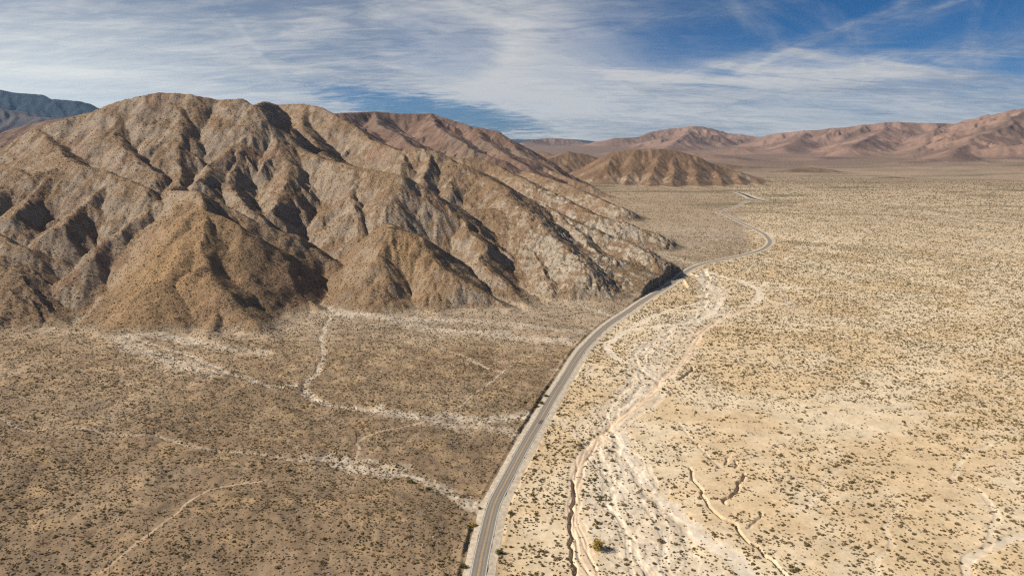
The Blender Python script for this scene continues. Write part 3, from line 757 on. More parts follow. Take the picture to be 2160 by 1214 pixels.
# ------------------------------------------------------------------ meshes
def tag(o, label=None, cat=None, group=None, kind=None):
    if label: o['label'] = label
    if cat: o['category'] = cat
    if group: o['group'] = group
    if kind: o['kind'] = kind
    return o
def mesh_np(name, co, faces, mats=(), smooth=True, cols=None):
    me = bpy.data.meshes.new(name)
    n, k = faces.shape
    me.vertices.add(len(co)); me.vertices.foreach_set('co', np.ascontiguousarray(co, np.float32).ravel())
    me.loops.add(n * k); me.loops.foreach_set('vertex_index', faces.astype(np.int32).ravel())
    me.polygons.add(n); me.polygons.foreach_set('loop_start', np.arange(0, n * k, k, dtype=np.int32))
    me.update(calc_edges=True)
    if smooth: me.polygons.foreach_set('use_smooth', np.ones(n, bool))
    else: me.polygons.foreach_set('use_smooth', np.zeros(n, bool))
    if cols is not None:
        at = me.attributes.new('earth', 'FLOAT_COLOR', 'POINT')
        at.data.foreach_set('color', np.hstack([cols, np.ones((len(cols), 1))]).astype(np.float32).ravel())
    for m_ in mats: me.materials.append(m_)
    return me

def earth_material(name, bump=1.0, speck=0.0, fine=1.0):
    m_ = bpy.data.materials.new(name); m_.use_nodes = True
    t = m_.node_tree; t.nodes.clear(); h = G(t)
    P_ = h.n('ShaderNodeNewGeometry').outputs['Position']
    at = h.n('ShaderNodeAttribute', attribute_name='earth').outputs['Color']
    na = h.noise(P_, .42, 5, .65); nb = h.noise(P_, .06, 5, .6); nc = h.noise(P_, 1.7, 3, .7)
    f = h.m('ADD', h.m('MULTIPLY', h.m('SUBTRACT', na, .5), .9 * fine), h.m('MULTIPLY', h.m('SUBTRACT', nb, .5), .55))
    f = h.m('ADD', f, h.m('MULTIPLY', h.m('SUBTRACT', nc, .5), .5 * fine))
    fac = h.m('ADD', 1.0, f)
    c = h.vm('SCALE', at); 
    sc_n = c.node; t.links.new(fac, sc_n.inputs['Scale'])
    # low scrub too distant to stand apart: olive specks
    dist = h.n('ShaderNodeVectorMath', {0: P_}, operation='LENGTH').outputs['Value']
    vo = h.n('ShaderNodeTexVoronoi', {'Vector': P_, 'Scale': .17, 'Randomness': 1.0}, feature='F1')
    dens_ = h.noise(P_, .018, 4, .6)
    r_ = h.m('ADD', .17, h.m('MULTIPLY', h.m('SUBTRACT', dens_, .5), .5))
    dot = h.rng(h.m('SUBTRACT', vo.outputs['Distance'], r_), .10, -.04)
    vo2 = h.n('ShaderNodeTexVoronoi', {'Vector': P_, 'Scale': .055, 'Randomness': 1.0}, feature='F1')
    dot2 = h.m('MULTIPLY', h.rng(h.m('SUBTRACT', vo2.outputs['Distance'], r_), .12, -.05), h.rng(dist, 2200.0, 4200.0))
    dot = h.m('MAXIMUM', dot, dot2)
    dot = h.m('MULTIPLY', dot, h.rng(dist, 1500.0, 2300.0, 0.0, speck))
    c = h.mix(dot, c, (.075, .062, .030))
    bs = h.n('ShaderNodeBsdfPrincipled', {'Base Color': c, 'Roughness': .95})
    bs.inputs['Specular IOR Level'].default_value = .15
    hgt = h.m('ADD', h.m('MULTIPLY', na, 1.3), h.m('MULTIPLY', nc, .35))
    hgt = h.m('ADD', hgt, h.m('MULTIPLY', nb, 3.0))
    bp = h.n('ShaderNodeBump', {'Strength': .9 * bump, 'Distance': .55 * bump, 'Height': hgt})
    t.links.new(bp.outputs[0], bs.inputs['Normal'])
    h.n('ShaderNodeOutputMaterial', {'Surface': bs.outputs[0]})
    return m_
MAT_G = earth_material('desert_soil', .45, .75, .8)
MAT_M = earth_material('mountain_soil', 1.5, .7, 1.1)
MAT_F = earth_material('far_range_soil', 1.5, .35, 1.0)
MAT_F.node_tree.nodes  # noqa

quad = (np.arange(NR - 1)[:, None] * NT + np.arange(NT - 1)[None, :]).ravel()
faces_all = np.stack([quad, quad + 1, quad + NT + 1, quad + NT], 1)[:, ::-1]
RG2 = REG.reshape(NR, NT)
freg = np.maximum(np.maximum(RG2[:-1, :-1], RG2[1:, 1:]), np.maximum(RG2[:-1, 1:], RG2[1:, :-1])).ravel()
co = np.stack([X, Y, Z], 1)
NAMES = {0: ('desert_ground', MAT_G), 1: ('mountain', MAT_M), 2: ('reddish_mountain', MAT_M), 3: ('brown_hills', MAT_M), 4: ('far_mountains', MAT_F), 5: ('blue_mountains', MAT_F)}
for k, (nm, mt_) in NAMES.items():
    fs = faces_all[freg == k]
    used = np.unique(fs)
    remap = np.zeros(len(X), np.int32); remap[used] = np.arange(len(used))
    me = mesh_np(nm, co[used], remap[fs], (mt_,), True, col[used])
    o = bpy.data.objects.new(nm, me); C.objects.link(o)
    tag(o, kind='structure')
print('terrain tris', len(faces_all) * 2)

# air between here and the far ranges
def add_haze():
    R0, zb, zt = 19600.0, -60.0, float(Z.max()) + 60
    V_ = [(x, y, z) for z in (zb, zt) for x, y in ((-R0, -R0), (R0, -R0), (R0, R0), (-R0, R0))]
    me = bpy.data.meshes.new('haze'); me.from_pydata(V_, [], [(0, 3, 2, 1), (4, 5, 6, 7), (0, 1, 5, 4), (1, 2, 6, 5), (2, 3, 7, 6), (3, 0, 4, 7)])
    m_ = bpy.data.materials.new('haze'); m_.use_nodes = True; t = m_.node_tree; t.nodes.clear(); h = G(t)
    v = h.n('ShaderNodeVolumePrincipled', {'Color': (.42, .66, 1.0, 1), 'Density': HAZE, 'Anisotropy': .2})
    o_ = h.n('ShaderNodeOutputMaterial', {'Volume': v.outputs[0]})
    me.materials.append(m_)
    o = bpy.data.objects.new('haze', me); C.objects.link(o); tag(o, kind='stuff')
HAZE = 1.7e-5
add_haze()

# ------------------------------------------------------------------ simple materials
def mat(name, c, rough=.9, var=.15, scale=3.0, spec=.2, c2=None):
    m_ = bpy.data.materials.new(name); m_.use_nodes = True
    t = m_.node_tree; t.nodes.clear(); h = G(t)
    P_ = h.n('ShaderNodeNewGeometry').outputs['Position']
    n_ = h.noise(P_, scale, 4, .6)
    cc = h.mix(h.rng(n_, .3, .7), tuple(x * (1 - var) for x in c), c2 or tuple(min(1, x * (1 + var)) for x in c))
    bs = h.n('ShaderNodeBsdfPrincipled', {'Base Color': cc, 'Roughness': rough})
    bs.inputs['Specular IOR Level'].default_value = spec
    h.n('ShaderNodeOutputMaterial', {'Surface': bs.outputs[0]})
    return m_

def road_mat(name, dark=False):
    m_ = bpy.data.materials.new(name); m_.use_nodes = True
    t = m_.node_tree; t.nodes.clear(); h = G(t)
    P_ = h.n('ShaderNodeNewGeometry').outputs['Position']
    uv = h.n('ShaderNodeAttribute', attribute_name='along').outputs['Vector']
    s = h.n('ShaderNodeSeparateXYZ', {0: uv})
    across, along = s.outputs[0], s.outputs[1]         # metres from the centre / metres along
    n_ = h.noise(P_, .8, 5, .65); n2_ = h.noise(P_, .035, 3, .5)
    st = h.noise(h.comb(h.m('MULTIPLY', across, 1.2), h.m('MULTIPLY', along, .012), 0), 1.0, 4, .6)
    base = (.20, .172, .138) if not dark else (.035, .037, .042)
    lite = (.31, .262, .205) if not dark else (.07, .07, .075)
    c = h.mix(h.rng(h.m('ADD', h.m('MULTIPLY', st, .7), h.m('MULTIPLY', n_, .35)), .35, .72), base, lite)
    # wheel paths, oil line and tar patches
    for cxx in (-2.6, -1.0, 1.0, 2.6):
        dd = h.m('ABSOLUTE', h.m('SUBTRACT', across, cxx))
        c = h.mix(h.m('MULTIPLY', h.rng(dd, .55, .1), h.rng(st, .35, .65, .1, .5)), c, (.075, .07, .066))
    tar = h.m('MULTIPLY', h.rng(h.noise(h.comb(h.m('MULTIPLY', across, .9), h.m('MULTIPLY', along, .045), 4.0), 1.0, 3, .7), .62, .70), .75)
    c = h.mix(tar, c, (.055, .052, .05))
    pa = h.m('MULTIPLY', h.m('MULTIPLY', h.rng(across, .15, .3), h.rng(along, PATCH0, PATCH0 + .6)), h.m('MULTIPLY', h.rng(across, 3.45, 3.3), h.rng(along, PATCH0 + 8, PATCH0 + 7.4)))
    if not dark: c = h.mix(h.m('MULTIPLY', pa, .7), c, (.06, .052, .05))
    bs = h.n('ShaderNodeBsdfPrincipled', {'Base Color': c, 'Roughness': .85})
    bs.inputs['Specular IOR Level'].default_value = .25
    h.n('ShaderNodeOutputMaterial', {'Surface': bs.outputs[0]})
    return m_

# ------------------------------------------------------------------ road
def ribbon(pts, zs, a_, b_, dz, name, material, dza=0.0, dzb=0.0, jag=0.0, n=2):
    """strip between the offsets a_ and b_ (metres right of the line)"""
    tg = np.gradient(pts, axis=0); tg /= np.linalg.norm(tg, axis=1)[:, None]
    nr = np.stack([tg[:, 1], -tg[:, 0]], 1)
    s = np.concatenate([[0], np.cumsum(np.hypot(*np.diff(pts, axis=0).T))])
    V_ = []; uv = []
    for k in range(n):
        f = k / (n - 1); of = a_ + (b_ - a_) * f
        of = of + (jag * fbm(s, s * 0 + of * 3, 7, 3, 44) if k in (0, n - 1) and jag else 0)
        P_ = pts + nr * np.atleast_1d(of)[:, None] if np.ndim(of) else pts + nr * of
        V_.append(np.column_stack([P_, zs + dz + dza + (dzb - dza) * f])); uv.append(np.column_stack([np.broadcast_to(of, s.shape), s, s * 0]))
    N = len(pts)
    V_ = np.vstack(V_); uv = np.vstack(uv)
    f = []
    for k in range(n - 1):
        i = np.arange(N - 1) + k * N
        f.append(np.stack([i, i + N, i + N + 1, i + 1], 1)[:, ::-1])
    me = mesh_np(name, V_, np.vstack(f), (material,), False)
    at = me.attributes.new('along', 'FLOAT_VECTOR', 'POINT'); at.data.foreach_set('vector', uv.astype(np.float32).ravel())
    if me.polygons[0].normal.z < 0: me.flip_normals()
    return me
def densify(pts, zs, stp):
    s = np.concatenate([[0], np.cumsum(np.hypot(*np.diff(pts, axis=0).T))])
    q = np.arange(0, s[-1], stp)
    k = np.ones(5) / 5
    return np.column_stack([np.interp(q, s, pts[:, 0]), np.interp(q, s, pts[:, 1])]), np.interp(q, s, zs)
RP, RZ = densify(ROADS, ROADZ, 4.0)
for _ in range(3):
    RP[1:-1] = (RP[:-2] + 2 * RP[1:-1] + RP[2:]) / 4
_p = np.array(GR(1141, 892)); PATCH0 = float(np.argmin(np.hypot(*(RP - _p).T)) * 4.0)
M_ROAD = road_mat('worn_asphalt'); M_HWY = road_mat('fresh_asphalt', True)
M_SHO = mat('graded_gravel', (.50, .415, .31), .95, .22, .35)
M_WHITE = mat('road_paint_white', (.62, .60, .55), .7, .25, .9)
M_ORANGE = mat('road_paint_orange', (.62, .36, .12), .7, .2, .7)
road = bpy.data.objects.new('road', ribbon(RP, RZ, -3.95, 3.95, 0, 'road', M_ROAD)); C.objects.link(road); tag(road, kind='structure')
for nm, a_, b_, mm, z_, jg in (('edge_line', -3.60, -3.38, M_WHITE, .012, 0), ('edge_line', 3.38, 3.60, M_WHITE, .012, 0),
                           ('centre_line', -.28, -.13, M_ORANGE, .012, 0), ('centre_line', .13, .28, M_ORANGE, .012, 0),
                           ('road_shoulder', -7.3, -3.93, M_SHO, -.03, .7), ('road_shoulder', 3.93, 8.2, M_SHO, -.03, 1.3)):
    lo_ = -.22 if nm == 'road_shoulder' else 0
    me = ribbon(RP, RZ, a_, b_, z_, nm, mm, lo_ if a_ < -5 else 0, lo_ if b_ > 5 else 0, jg, 4 if nm == 'road_shoulder' else 2)
    o = bpy.data.objects.new(nm, me); C.objects.link(o); o.parent = road
HP, HZ = densify(HWYS, HWYZ, 12.0)
hw = bpy.data.objects.new('highway', ribbon(HP, HZ, -7, 7, .3, 'highway', M_HWY)); C.objects.link(hw); tag(hw, kind='structure')
for a_, b_ in ((-22, -6.9), (6.9, 20)):
    o = bpy.data.objects.new('road_shoulder', ribbon(HP, HZ, a_, b_, .22, 'road_shoulder', M_SHO, 0, 0, 3.)); C.objects.link(o); o.parent = hw

# ------------------------------------------------------------------ plants
def leafmat(name, c, c2):
    m_ = bpy.data.materials.new(name); m_.use_nodes = True
    t = m_.node_tree; t.nodes.clear(); h = G(t)
    oi = h.n('ShaderNodeObjectInfo').outputs['Random']
    gp = h.n('ShaderNodeNewGeometry').outputs['Random Per Island']
    f = h.m('ADD', h.m('MULTIPLY', oi, .6), h.m('MULTIPLY', gp, .4))
    cc = h.mix(f, c, c2)
    d = h.n('ShaderNodeBsdfDiffuse', {'Color': cc}); tr = h.n('ShaderNodeBsdfTranslucent', {'Color': cc})
    mx = h.n('ShaderNodeMixShader', {0: .2, 1: d.outputs[0], 2: tr.outputs[0]})
    h.n('ShaderNodeOutputMaterial', {'Surface': mx.outputs[0]})
    return m_
M_LEAF = leafmat('creosote_leaf', (.19, .148, .066), (.31, .23, .11))
M_LEAF2 = leafmat('dry_bursage_leaf', (.24, .175, .10), (.36, .26, .155))
M_LEAFY = leafmat('yellow_leaf', (.52, .36, .075), (.36, .27, .06))
M_LEAFG = leafmat('green_leaf', (.14, .135, .042), (.22, .18, .062))
M_BARK = mat('bark', (.14, .10, .07), .95, .3, 6)
M_WOOD = mat('weathered_pole_wood', (.085, .058, .042), .95, .3, 2)
M_STONE = mat('desert_stone', (.27, .21, .155), .95, .4, 1.5, .15, (.38, .31, .24))

def tube(V_, F_, p, q, r0, r1, n=4):
    p, q = Vector(p), Vector(q); d = (q - p).normalized()
    a_ = d.orthogonal().normalized(); b_ = d.cross(a_)
    i0 = len(V_)
    for c_, r_ in ((p, r0), (q, r1)):
        for k in range(n):
            an = 2 * math.pi * k / n
            V_.append(tuple(c_ + a_ * math.cos(an) * r_ + b_ * math.sin(an) * r_))
    for k in range(n):
        F_.append((i0 + k, i0 + (k + 1) % n, i0 + n + (k + 1) % n, i0 + n + k))
def leaves(V_, F_, rnd, n, rad, h_, size, lobes=1, base=.12):
    """leaf clumps through a bumpy half-ellipsoid volume"""
    lb = [(rnd.uniform(-.45, .45) * rad * (lobes > 1), rnd.uniform(-.45, .45) * rad * (lobes > 1), rnd.uniform(.6, 1)) for _ in range(lobes)]
    for _ in range(n):
        lx, ly, ls = rnd.choice(lb)
        an = rnd.uniform(0, 2 * math.pi); ph = math.asin(rnd.uniform(-.1, 1)); q = rnd.uniform(.55, 1.0)
        c_ = Vector((lx + math.cos(an) * math.cos(ph) * rad * q * ls * (.62 if lobes > 1 else 1), ly + math.sin(an) * math.cos(ph) * rad * q * ls * (.62 if lobes > 1 else 1),
                     base * h_ + max(0, math.sin(ph)) * h_ * (1 - base) * q * ls))
        nr = Vector((rnd.gauss(0, 1), rnd.gauss(0, 1), rnd.gauss(0, 1) + .6)).normalized()
        a_ = nr.orthogonal().normalized(); b_ = nr.cross(a_)
        rot = rnd.uniform(0, 6.28); a_, b_ = a_ * math.cos(rot) + b_ * math.sin(rot), b_ * math.cos(rot) - a_ * math.sin(rot)
        s_ = size * rnd.uniform(.6, 1.3)
        i0 = len(V_)
        V_.extend(tuple(c_ + v_) for v_ in (a_ * s_, b_ * s_ * .6, -a_ * s_, -b_ * s_ * .6))
        F_.append((i0, i0 + 1, i0 + 2, i0 + 3))
def pymesh(name, V_, F_, mats, midx=None):
    me = bpy.data.meshes.new(name); me.from_pydata(V_, [], F_)
    for m_ in mats: me.materials.append(m_)
    if midx: me.polygons.foreach_set('material_index', midx)
    me.update(); return me
def bush_mesh(name, seed, n, rad, h_, size, lobes, lm, stems=3):
    rnd = random.Random(seed); V_, F_ = [], []
    for k in range(stems):
        an = rnd.uniform(0, 6.28)
        tube(V_, F_, (0, 0, -.15), (math.cos(an) * rad * .5, math.sin(an) * rad * .5, h_ * .7), .05, .02, 3)
    ns = len(F_)
    leaves(V_, F_, rnd, n, rad, h_, size, lobes)
    return pymesh(name, V_, F_, (M_BARK, lm), [0] * ns + [1] * (len(F_) - ns))
PROTO = [bush_mesh('bush_mesh', 1, 44, 1.0, .95, .34, 1, M_LEAF), bush_mesh('bush_mesh', 2, 52, 1.25, .8, .34, 3, M_LEAF),
         bush_mesh('bush_mesh', 3, 40, .9, .6, .32, 2, M_LEAF2), bush_mesh('bush_mesh', 4, 52, 1.35, .75, .34, 4, M_LEAF2),
         bush_mesh('bush_mesh', 5, 34, .8, 1.1, .30, 1, M_LEAF)]
HERO = [bush_mesh('bush_fine', 21, 210, 1.0, 1.1, .17, 1, M_LEAF, 7), bush_mesh('bush_fine', 22, 230, 1.25, .95, .17, 3, M_LEAF, 8),
        bush_mesh('bush_fine', 23, 170, .95, .7, .16, 2, M_LEAF2, 6), bush_mesh('bush_fine', 24, 230, 1.4, .8, .17, 4, M_LEAF2, 8), bush_mesh('bush_fine', 25, 170, .85, 1.25, .16, 1, M_LEAF, 7)]
def rock_mesh(seed):
    rnd = random.Random(seed); V_ = []
    import bmesh
    bm = bmesh.new(); bmesh.ops.create_icosphere(bm, subdivisions=1, radius=.5)
    for v in bm.verts: v.co *= rnd.uniform(.7, 1.15); v.co.z *= .6
    me = bpy.data.meshes.new('stone_mesh'); bm.to_mesh(me); bm.free(); me.materials.append(M_STONE); return me
ROCKS = [rock_mesh(s) for s in (1, 2, 3)]

# where plants grow: sampled over the fan in view, by bands of distance
def in_band(r0, r1, n):
    t = RS.uniform(-.70, .70, n); r = np.sqrt(RS.uniform(r0 * r0, r1 * r1, n))
    return np.sin(t) * r, np.cos(t) * r
rclose = np.minimum(roadcut, hwycut - 12)
def density(x, y):
    reg = sample(x, y, REG.astype(np.float32)); rel = sample(x, y, REL)
    bare = sample(x, y, BARE); wm = sample(x, y, WM)
    rt = sample(x, y, right.astype(np.float64)); rc = sample(x, y, np.minimum(rclose, 50))
    cl = fbm(x * .8, y, 11, 3, 200); cl2 = fbm(x, y, 75, 3, 203); st_ = fbm(x * .45, y, 6.5, 2, 206)
    d = .50 + .9 * cl + .55 * cl2 + .5 * st_
    opn = rt * sstep(470, 380, y) * sstep(60, 160, x) * .16 + rt * np.exp(-(((x - 190) / 110) ** 2 + ((y - 470) / 45) ** 2)) * .5
    d = d - opn
    d = np.where(reg > .5, np.where(reg < 1.5, .62, .25) + .6 * cl + .3 * cl2, d)
    d = d * sstep(4400, 2600, y + 700 * cl2)
    d = d + rt * (reg < .5) * sstep(480, 640, y) * .14 * (d > 0)
    d = d + (1 - rt) * (rel < 1) * .10
    d = d * (1 - bare * .93) * (1 - wm * .5)
    d = np.where(rc < 8.7, 0, d)
    return np.clip(d, 0, 1), reg, rt
bx, by, bs_ = [], [], []
for r0, r1, n, s0 in ((225, 520, 42000, .98), (520, 900, 90000, .98), (900, 1500, 170000, 1.05), (1500, 2500, 200000, 1.25), (2500, 4300, 170000, 1.9)):
    n = int(n * INST)
    x_, y_ = in_band(r0, r1, n)
    d, reg, rt = density(x_, y_)
    ok = RS.rand(n) < d
    x_, y_, reg, rt = x_[ok], y_[ok], reg[ok], rt[ok]
    s_ = s0 * np.clip(RS.lognormal(-.22, .32, len(x_)), .35, 1.9) * np.where(reg > .5, .72, np.where(rt > .5, .88, .70))
    bx.append(x_); by.append(y_); bs_.append(s_)
for r0, r1, n, lo_, hi_ in ((262, 640, 90000, .28, .62), (640, 1500, 150000, .4, .75)):
    n = int(n * INST)
    x_, y_ = in_band(r0, r1, n)
    d, reg, rt = density(x_, y_)
    d = np.where(d > 0, np.clip(d * .7 + .3, 0, 1), 0) * np.where(reg > .5, .5, np.where(rt > .5, .4, .9))
    ok = RS.rand(n) < d * .8
    bx.append(x_[ok]); by.append(y_[ok]); bs_.append(RS.uniform(lo_, hi_, ok.sum()))
bx, by, bs_ = map(np.concatenate, (bx, by, bs_))
bz = sample(bx, by)
bi = RS.choice(5, len(bx), p=[.30, .24, .20, .12, .14])
brot = RS.uniform(0, 6.283, len(bx))
# the three hundred that show largest stand as plants of their own
bd = by * cp + (CAMH - bz) * sp
pu = 1080 + F * bx / bd; pv = 607 + F * (-(bz - CAMH) * cp - by * sp) / bd
size = bs_ / bd * ((pu > 10) & (pu < 2150) & (pv > 200) & (pv < 1205))
# spread them a little by taking the largest of the nearer ground
order = np.argsort(-size)[:300]
heroset = np.zeros(len(bx), bool); heroset[order] = True
print('bushes', len(bx))

def scatter(name, x, y, z, s, rot, idx, meshes, label):
    me = bpy.data.meshes.new(name)
    n = len(x)
    me.vertices.add(n); me.vertices.foreach_set('co', np.column_stack([x, y, z]).astype(np.float32).ravel())
    for nm, tp, arr, key in (('scl', 'FLOAT', s, 'value'), ('rot', 'FLOAT', rot, 'value'), ('idx', 'INT', idx, 'value')):
        at = me.attributes.new(nm, tp, 'POINT'); at.data.foreach_set(key, arr.astype(np.float32 if tp == 'FLOAT' else np.int32))
    o = bpy.data.objects.new(name, me); C.objects.link(o); tag(o, label, kind='stuff')
    ng = bpy.data.node_groups.new(name + '_scatter', 'GeometryNodeTree')
    ng.interface.new_socket('Geometry', in_out='INPUT', socket_type='NodeSocketGeometry')
    ng.interface.new_socket('Geometry', in_out='OUTPUT', socket_type='NodeSocketGeometry')
    N = ng.nodes; L = ng.links
    gi = N.new('NodeGroupInput'); go = N.new('NodeGroupOutput')
    def attr(nm, tp):
        q = N.new('GeometryNodeInputNamedAttribute'); q.data_type = tp; q.inputs[0].default_value = nm; return q.outputs[0]
    inst = N.new('GeometryNodeInstanceOnPoints')
    m2p = N.new('GeometryNodeMeshToPoints'); L.new(gi.outputs[0], m2p.inputs[0]); L.new(m2p.outputs[0], inst.inputs['Points'])
    g2i = N.new('GeometryNodeGeometryToInstance')
    for k, mm in reversed(list(enumerate(meshes))):
        ob = bpy.data.objects.new(name + '_kind', mm)
        oi = N.new('GeometryNodeObjectInfo'); oi.inputs['Object'].default_value = ob
        oi.inputs['As Instance'].default_value = True
        L.new(oi.outputs['Geometry'], g2i.inputs[0])
    L.new(g2i.outputs[0], inst.inputs['Instance']); inst.inputs['Pick Instance'].default_value = True
    L.new(attr('idx', 'INT'), inst.inputs['Instance Index'])
    cr = N.new('ShaderNodeCombineXYZ'); L.new(attr('rot', 'FLOAT'), cr.inputs[2]); L.new(cr.outputs[0], inst.inputs['Rotation'])
    cs_ = N.new('ShaderNodeCombineXYZ')
    a1 = attr('scl', 'FLOAT')
    for k in range(3): L.new(a1, cs_.inputs[k])
    L.new(cs_.outputs[0], inst.inputs['Scale'])
    L.new(inst.outputs[0], go.inputs[0])
    md = o.modifiers.new('scatter', 'NODES'); md.node_group = ng
    return o
k = ~heroset
scatter('desert_scrub', bx[k], by[k], bz[k] - .05, bs_[k], brot[k], bi[k], PROTO, 'low olive and brown scrub dotted over the desert floor and slopes')
# stones on the rough ground left of the road
ns = int(90000 * INST)
sx_, sy_ = in_band(225, 760, ns)
rt = sample(sx_, sy_, right.astype(np.float64)); rc = sample(sx_, sy_, np.minimum(rclose, 50)); wm = sample(sx_, sy_, WM)
ok = (rt < .4) & (rc > 9.5) & (RS.rand(ns) < .35 + .7 * fbm(sx_, sy_, 30, 3, 220)) & (wm < .4)
sx_, sy_ = sx_[ok], sy_[ok]
scatter('loose_stones', sx_, sy_, sample(sx_, sy_), np.clip(RS.lognormal(-.45, .5, len(sx_)), .25, 2.2), RS.uniform(0, 6.28, len(sx_)), RS.choice(3, len(sx_)), ROCKS, 'loose brown stones over the rough ground left of the road')

LOOK = ['round olive', 'spreading olive', 'low dry brown', 'wide dry brown', 'upright olive']
MARKS = [(GR(1263, 1157), 'the golden yellow tree'), (GR(1053, 1167), 'the nearest green roadside bush'), (GR(1077, 1083), 'the second green roadside bush'),
         (GR(1550, 1040), 'the short dark gully in tan sand'), (GR(1498, 1065), 'the upper end of the long gully'), (GR(1625, 1178), 'the lower end of the long gully'),
         (GR(231, 1203), 'the pale plated marker post'), (GR(314, 1136), 'the nearest wooden pole'), (GR(752, 934), 'the wooden pole above the white wash'),
         (GR(870, 1010), 'the white wash left of the road'), (GR(480, 1024), 'the bend of the dirt track'), (GR(1240, 945), 'the fork of the tan wash'),
         (GR(1204, 1110), 'the dark cut bank of the tan wash'), (GR(1385, 1040), 'the broad white wash'), (GR(1510, 1150), 'the lower part of the broad white wash'),
         (GR(2060, 1175), 'the pale wash by the right frame edge'), (GR(1860, 1130), 'the faint pale channel lower right'), (GR(978, 1196), 'the green bush at the left road edge'),
         (GR(640, 1150), 'the stony brown ground below the dirt track'), (GR(1740, 1020), 'the faint curved channel in tan sand'), (GR(120, 1100), 'the dark stony patch lower left')]
wq = sample(bx[order], by[order], WM); rq = sample(bx[order], by[order], right.astype(np.float64))
for q, i in enumerate(order):
    x_, y_, s_ = bx[i], by[i], bs_[i]
    kk = int(bi[i])
    o = bpy.data.objects.new('desert_shrub', HERO[kk]); C.objects.link(o)
    o.location = (x_, y_, bz[i] - .05); o.rotation_euler = (0, 0, brot[i]); o.scale = (s_, s_, s_)
    (mx_, my_), mname = min(MARKS, key=lambda m_: math.hypot(m_[0][0] - x_, m_[0][1] - y_))
    du, dv = x_ - mx_, y_ - my_
    dist = math.hypot(du, dv)
    far_ = 'close' if dist < 14 else ('' if dist < 32 else 'well')
    side = (('right of' if du > 0 else 'left of') if abs(du) > abs(dv) else ('beyond' if dv > 0 else 'in front of'))
    big = 'large ' if s_ > 1.5 else ('' if s_ > 1.28 else 'small ')
    grd = ' on white sand' if wq[q] > .35 else ''
    lab = f'{big}{LOOK[kk]} shrub{grd} {far_} {side} {mname}'.replace('  ', ' ')
    tag(o, ' '.join(lab.split()[:16]), 'shrub', 'desert shrubs scattered over the flats')

# larger plants that stand out
def tree(name, u, v, rad, h_, lm, label, cat, seed, n=900, size=.28, lobes=7):
    gx_, gy_ = GR(u, v); z = float(sample(np.array([gx_]), np.array([gy_]))[0])
    root = bpy.data.objects.new(name, None); C.objects.link(root); root.location = (gx_, gy_, z); tag(root, label, cat)
    rnd = random.Random(seed)
    V_, F_ = [], []
    for k in range(5 if h_ > 3 else 4):
        an = k * 1.3 + rnd.random(); p0 = Vector((0, 0, -.3)); p1 = Vector((math.cos(an) * rad * .22, math.sin(an) * rad * .22, h_ * .38))
        tube(V_, F_, p0, p1, .05 * h_ * .6, .03 * h_ * .6, 6)
        for j in range(4):
            a2 = an + rnd.uniform(-1, 1); p2 = Vector((math.cos(a2) * rad * rnd.uniform(.5, .75), math.sin(a2) * rad * rnd.uniform(.5, .75), h_ * rnd.uniform(.6, .9)))
            tube(V_, F_, p1, p2, .03 * h_ * .6, .01 * h_, 5)
    tr_ = bpy.data.objects.new('trunk', pymesh('trunk', V_, F_, (M_BARK,))); C.objects.link(tr_); tr_.parent = root
    V_, F_ = [], []
    leaves(V_, F_, rnd, n, rad, h_, size, lobes, .10)
    cr = bpy.data.objects.new('crown', pymesh('crown', V_, F_, (lm,))); C.objects.link(cr); cr.parent = root
    return root
tree('yellow_tree', 1263, 1157, 4.3, 6.8, M_LEAFY, 'large golden yellow bushy tree alone on the pale sandy wash', 'tree', 3, 1500, .27, 9)
tree('green_bush', 1053, 1167, 2.1, 2.9, M_LEAFG, 'dark green round bush at the right road edge, nearest the camera', 'bush', 4, 700, .22, 4)
tree('green_bush', 1077, 1083, 1.9, 2.2, M_LEAFG, 'dark green bush beside the right shoulder above the nearest one', 'bush', 5, 600, .2, 4)
tree('green_bush', 978, 1196, 1.9, 2.4, M_LEAFG, 'green bush in the stony ground beside the left shoulder, lowest one', 'bush', 6, 600, .2, 4)
tree('green_bush', 1011, 1072, 1.5, 1.9, M_LEAFG, 'green bush touching the left bank of the road on pale sand', 'bush', 7, 500, .2, 3)
tree('green_bush', 1127, 968, 1.5, 1.8, M_LEAFG, 'small green bush at the right shoulder before the side track', 'bush', 8, 450, .2, 3)
tree('green_bush', 1254, 820 + 3, 1.6, 1.8, M_LEAFG, 'small dark bush among scrub right of the road past the side track', 'bush', 9, 450, .2, 3)
tree('green_bush', 1400, 821, 1.9, 2.2, M_LEAFG, 'dark green bush at the edge of the tan wash where channels meet', 'bush', 10, 450, .22, 3)
tree('roadside_thicket', 1152, 836, 2.4, 2.4, M_LEAFG, 'topmost dark olive bush of the thicket on the left road edge', 'bush', 11, 700, .25, 4)
tree('roadside_thicket', 1142, 850, 3.0, 2.6, M_LEAFG, 'wide dark olive bush touching the left road shoulder, in the thicket', 'bush', 12, 800, .25, 5)
tree('roadside_thicket', 1128, 856, 2.4, 2.2, M_LEAFG, 'dark olive bush on the outer side of the roadside thicket', 'bush', 13, 700, .25, 4)
tree('roadside_thicket', 1107, 850, 1.8, 2.0, M_LEAFG, 'lone dark bush a little west of the roadside thicket', 'bush', 14, 500, .22, 3)
tree('yellow_brush', 1000, 1108, 2.2, 1.8, M_LEAFY, 'yellowish brush against the left bank of the road', 'bush', 15, 600, .22, 4)
tree('yellow_brush', 1228, 925, 1.5, 1.7, M_LEAFY, 'small yellow green bush where the side track meets the wash', 'bush', 16, 450, .2, 3)
tree('yellow_brush', 1232, 1019, 1.2, 1.3, M_LEAFY, 'small round yellow bush standing in the tyre marked wash', 'bush', 17, 350, .18, 2)
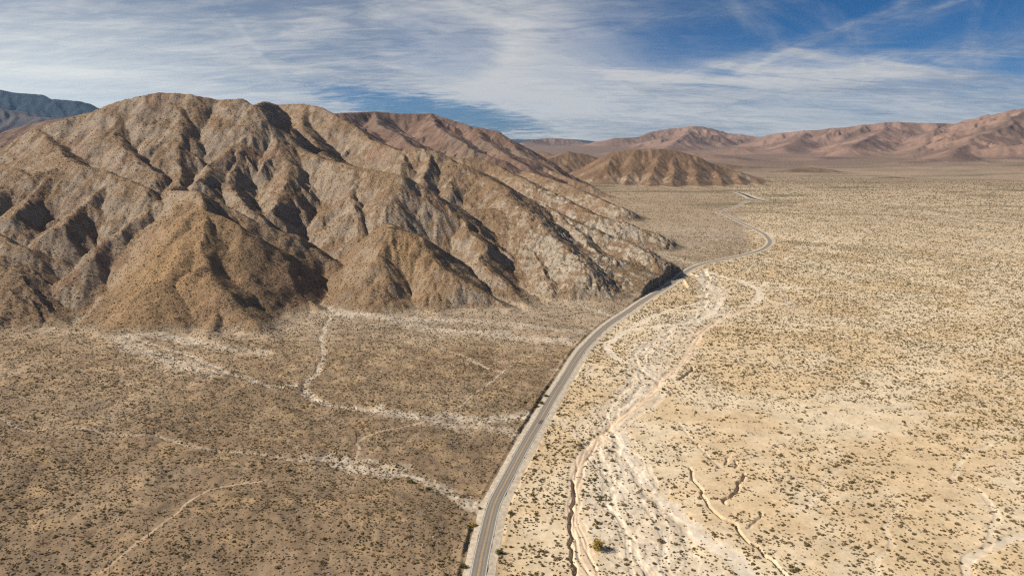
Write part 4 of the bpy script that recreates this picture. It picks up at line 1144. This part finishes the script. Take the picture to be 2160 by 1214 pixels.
tree('yellow_brush', 1258, 1101, 1.6, 1.6, M_LEAFG, 'olive bush on white sand above the golden tree', 'bush', 18, 450, .2, 3)
tree('green_bush', 905, 1033, 2.2, 2.0, M_LEAFG, 'dark round bush at the edge of the white wash left of the road', 'bush', 19, 600, .22, 4)
tree('green_bush', 865, 1020, 2.4, 1.8, M_LEAFG, 'wide dark bush inside the white wash left of the road', 'bush', 20, 600, .22, 4)

# utility poles along the old track
def pole(u, v, h_, label, arm=True):
    gx_, gy_ = GR(u, v); z = float(sample(np.array([gx_]), np.array([gy_]))[0])
    root = bpy.data.objects.new('utility_pole', None); C.objects.link(root); root.location = (gx_, gy_, z); tag(root, label, 'utility pole', 'wooden poles along the dirt track')
    V_, F_ = [], []
    tube(V_, F_, (0, 0, -.8), (0, 0, h_), .20, .13, 8); F_.append(tuple(range(8, 16)))
    o = bpy.data.objects.new('shaft', pymesh('shaft', V_, F_, (M_WOOD,))); C.objects.link(o); o.parent = root
    V_, F_ = [], []
    tube(V_, F_, (-.45, -.75, h_ - .55), (.45, .75, h_ - .55), .07, .07, 4)
    o = bpy.data.objects.new('crossarm', pymesh('crossarm', V_, F_, (M_WOOD,))); C.objects.link(o); o.parent = root
    for t in (-1, 0, 1):
        V_, F_ = [], []
        zz_ = h_ - .48 if t else h_
        tube(V_, F_, (.42 * t, .7 * t, zz_), (.42 * t, .7 * t, zz_ + .25), .06, .04, 5)
        o = bpy.data.objects.new('insulator', pymesh('insulator', V_, F_, (M_WHITE,))); C.objects.link(o); o.parent = root
pole(314, 1136, 11.2, 'dark wooden pole standing beside the dirt track, nearest the camera')
pole(752, 934, 10.2, 'dark wooden pole where the dirt track bends above the white wash')
pole(980, 821, 9.6, 'thin wooden pole alone on the brown plain left of the road')
pole(1126, 746, 10.0, 'thin wooden pole beside the straight faint track near the road')
pole(1248, 688, 9.6, 'farthest wooden pole, close to the road below the pale ridges')
# leaning stub with a pale sign plate in the lower left
gx_, gy_ = GR(231, 1203); z = float(sample(np.array([gx_]), np.array([gy_]))[0])
root = bpy.data.objects.new('marker_post', None); C.objects.link(root); root.location = (gx_, gy_, z); tag(root, 'short weathered marker post with a pale plate in the brown scrub', 'marker post')
V_, F_ = [], []
tube(V_, F_, (0, 0, -.5), (.1, .1, 7.2), .13, .1, 6)
o = bpy.data.objects.new('post', pymesh('post', V_, F_, (M_STONE,))); C.objects.link(o); o.parent = root
V_, F_ = [], []
tube(V_, F_, (.2, 0, 7.4), (-1.1, -.1, 6.0), .22, .16, 4)
o = bpy.data.objects.new('plate', pymesh('plate', V_, F_, (M_WHITE,))); C.objects.link(o); o.parent = root
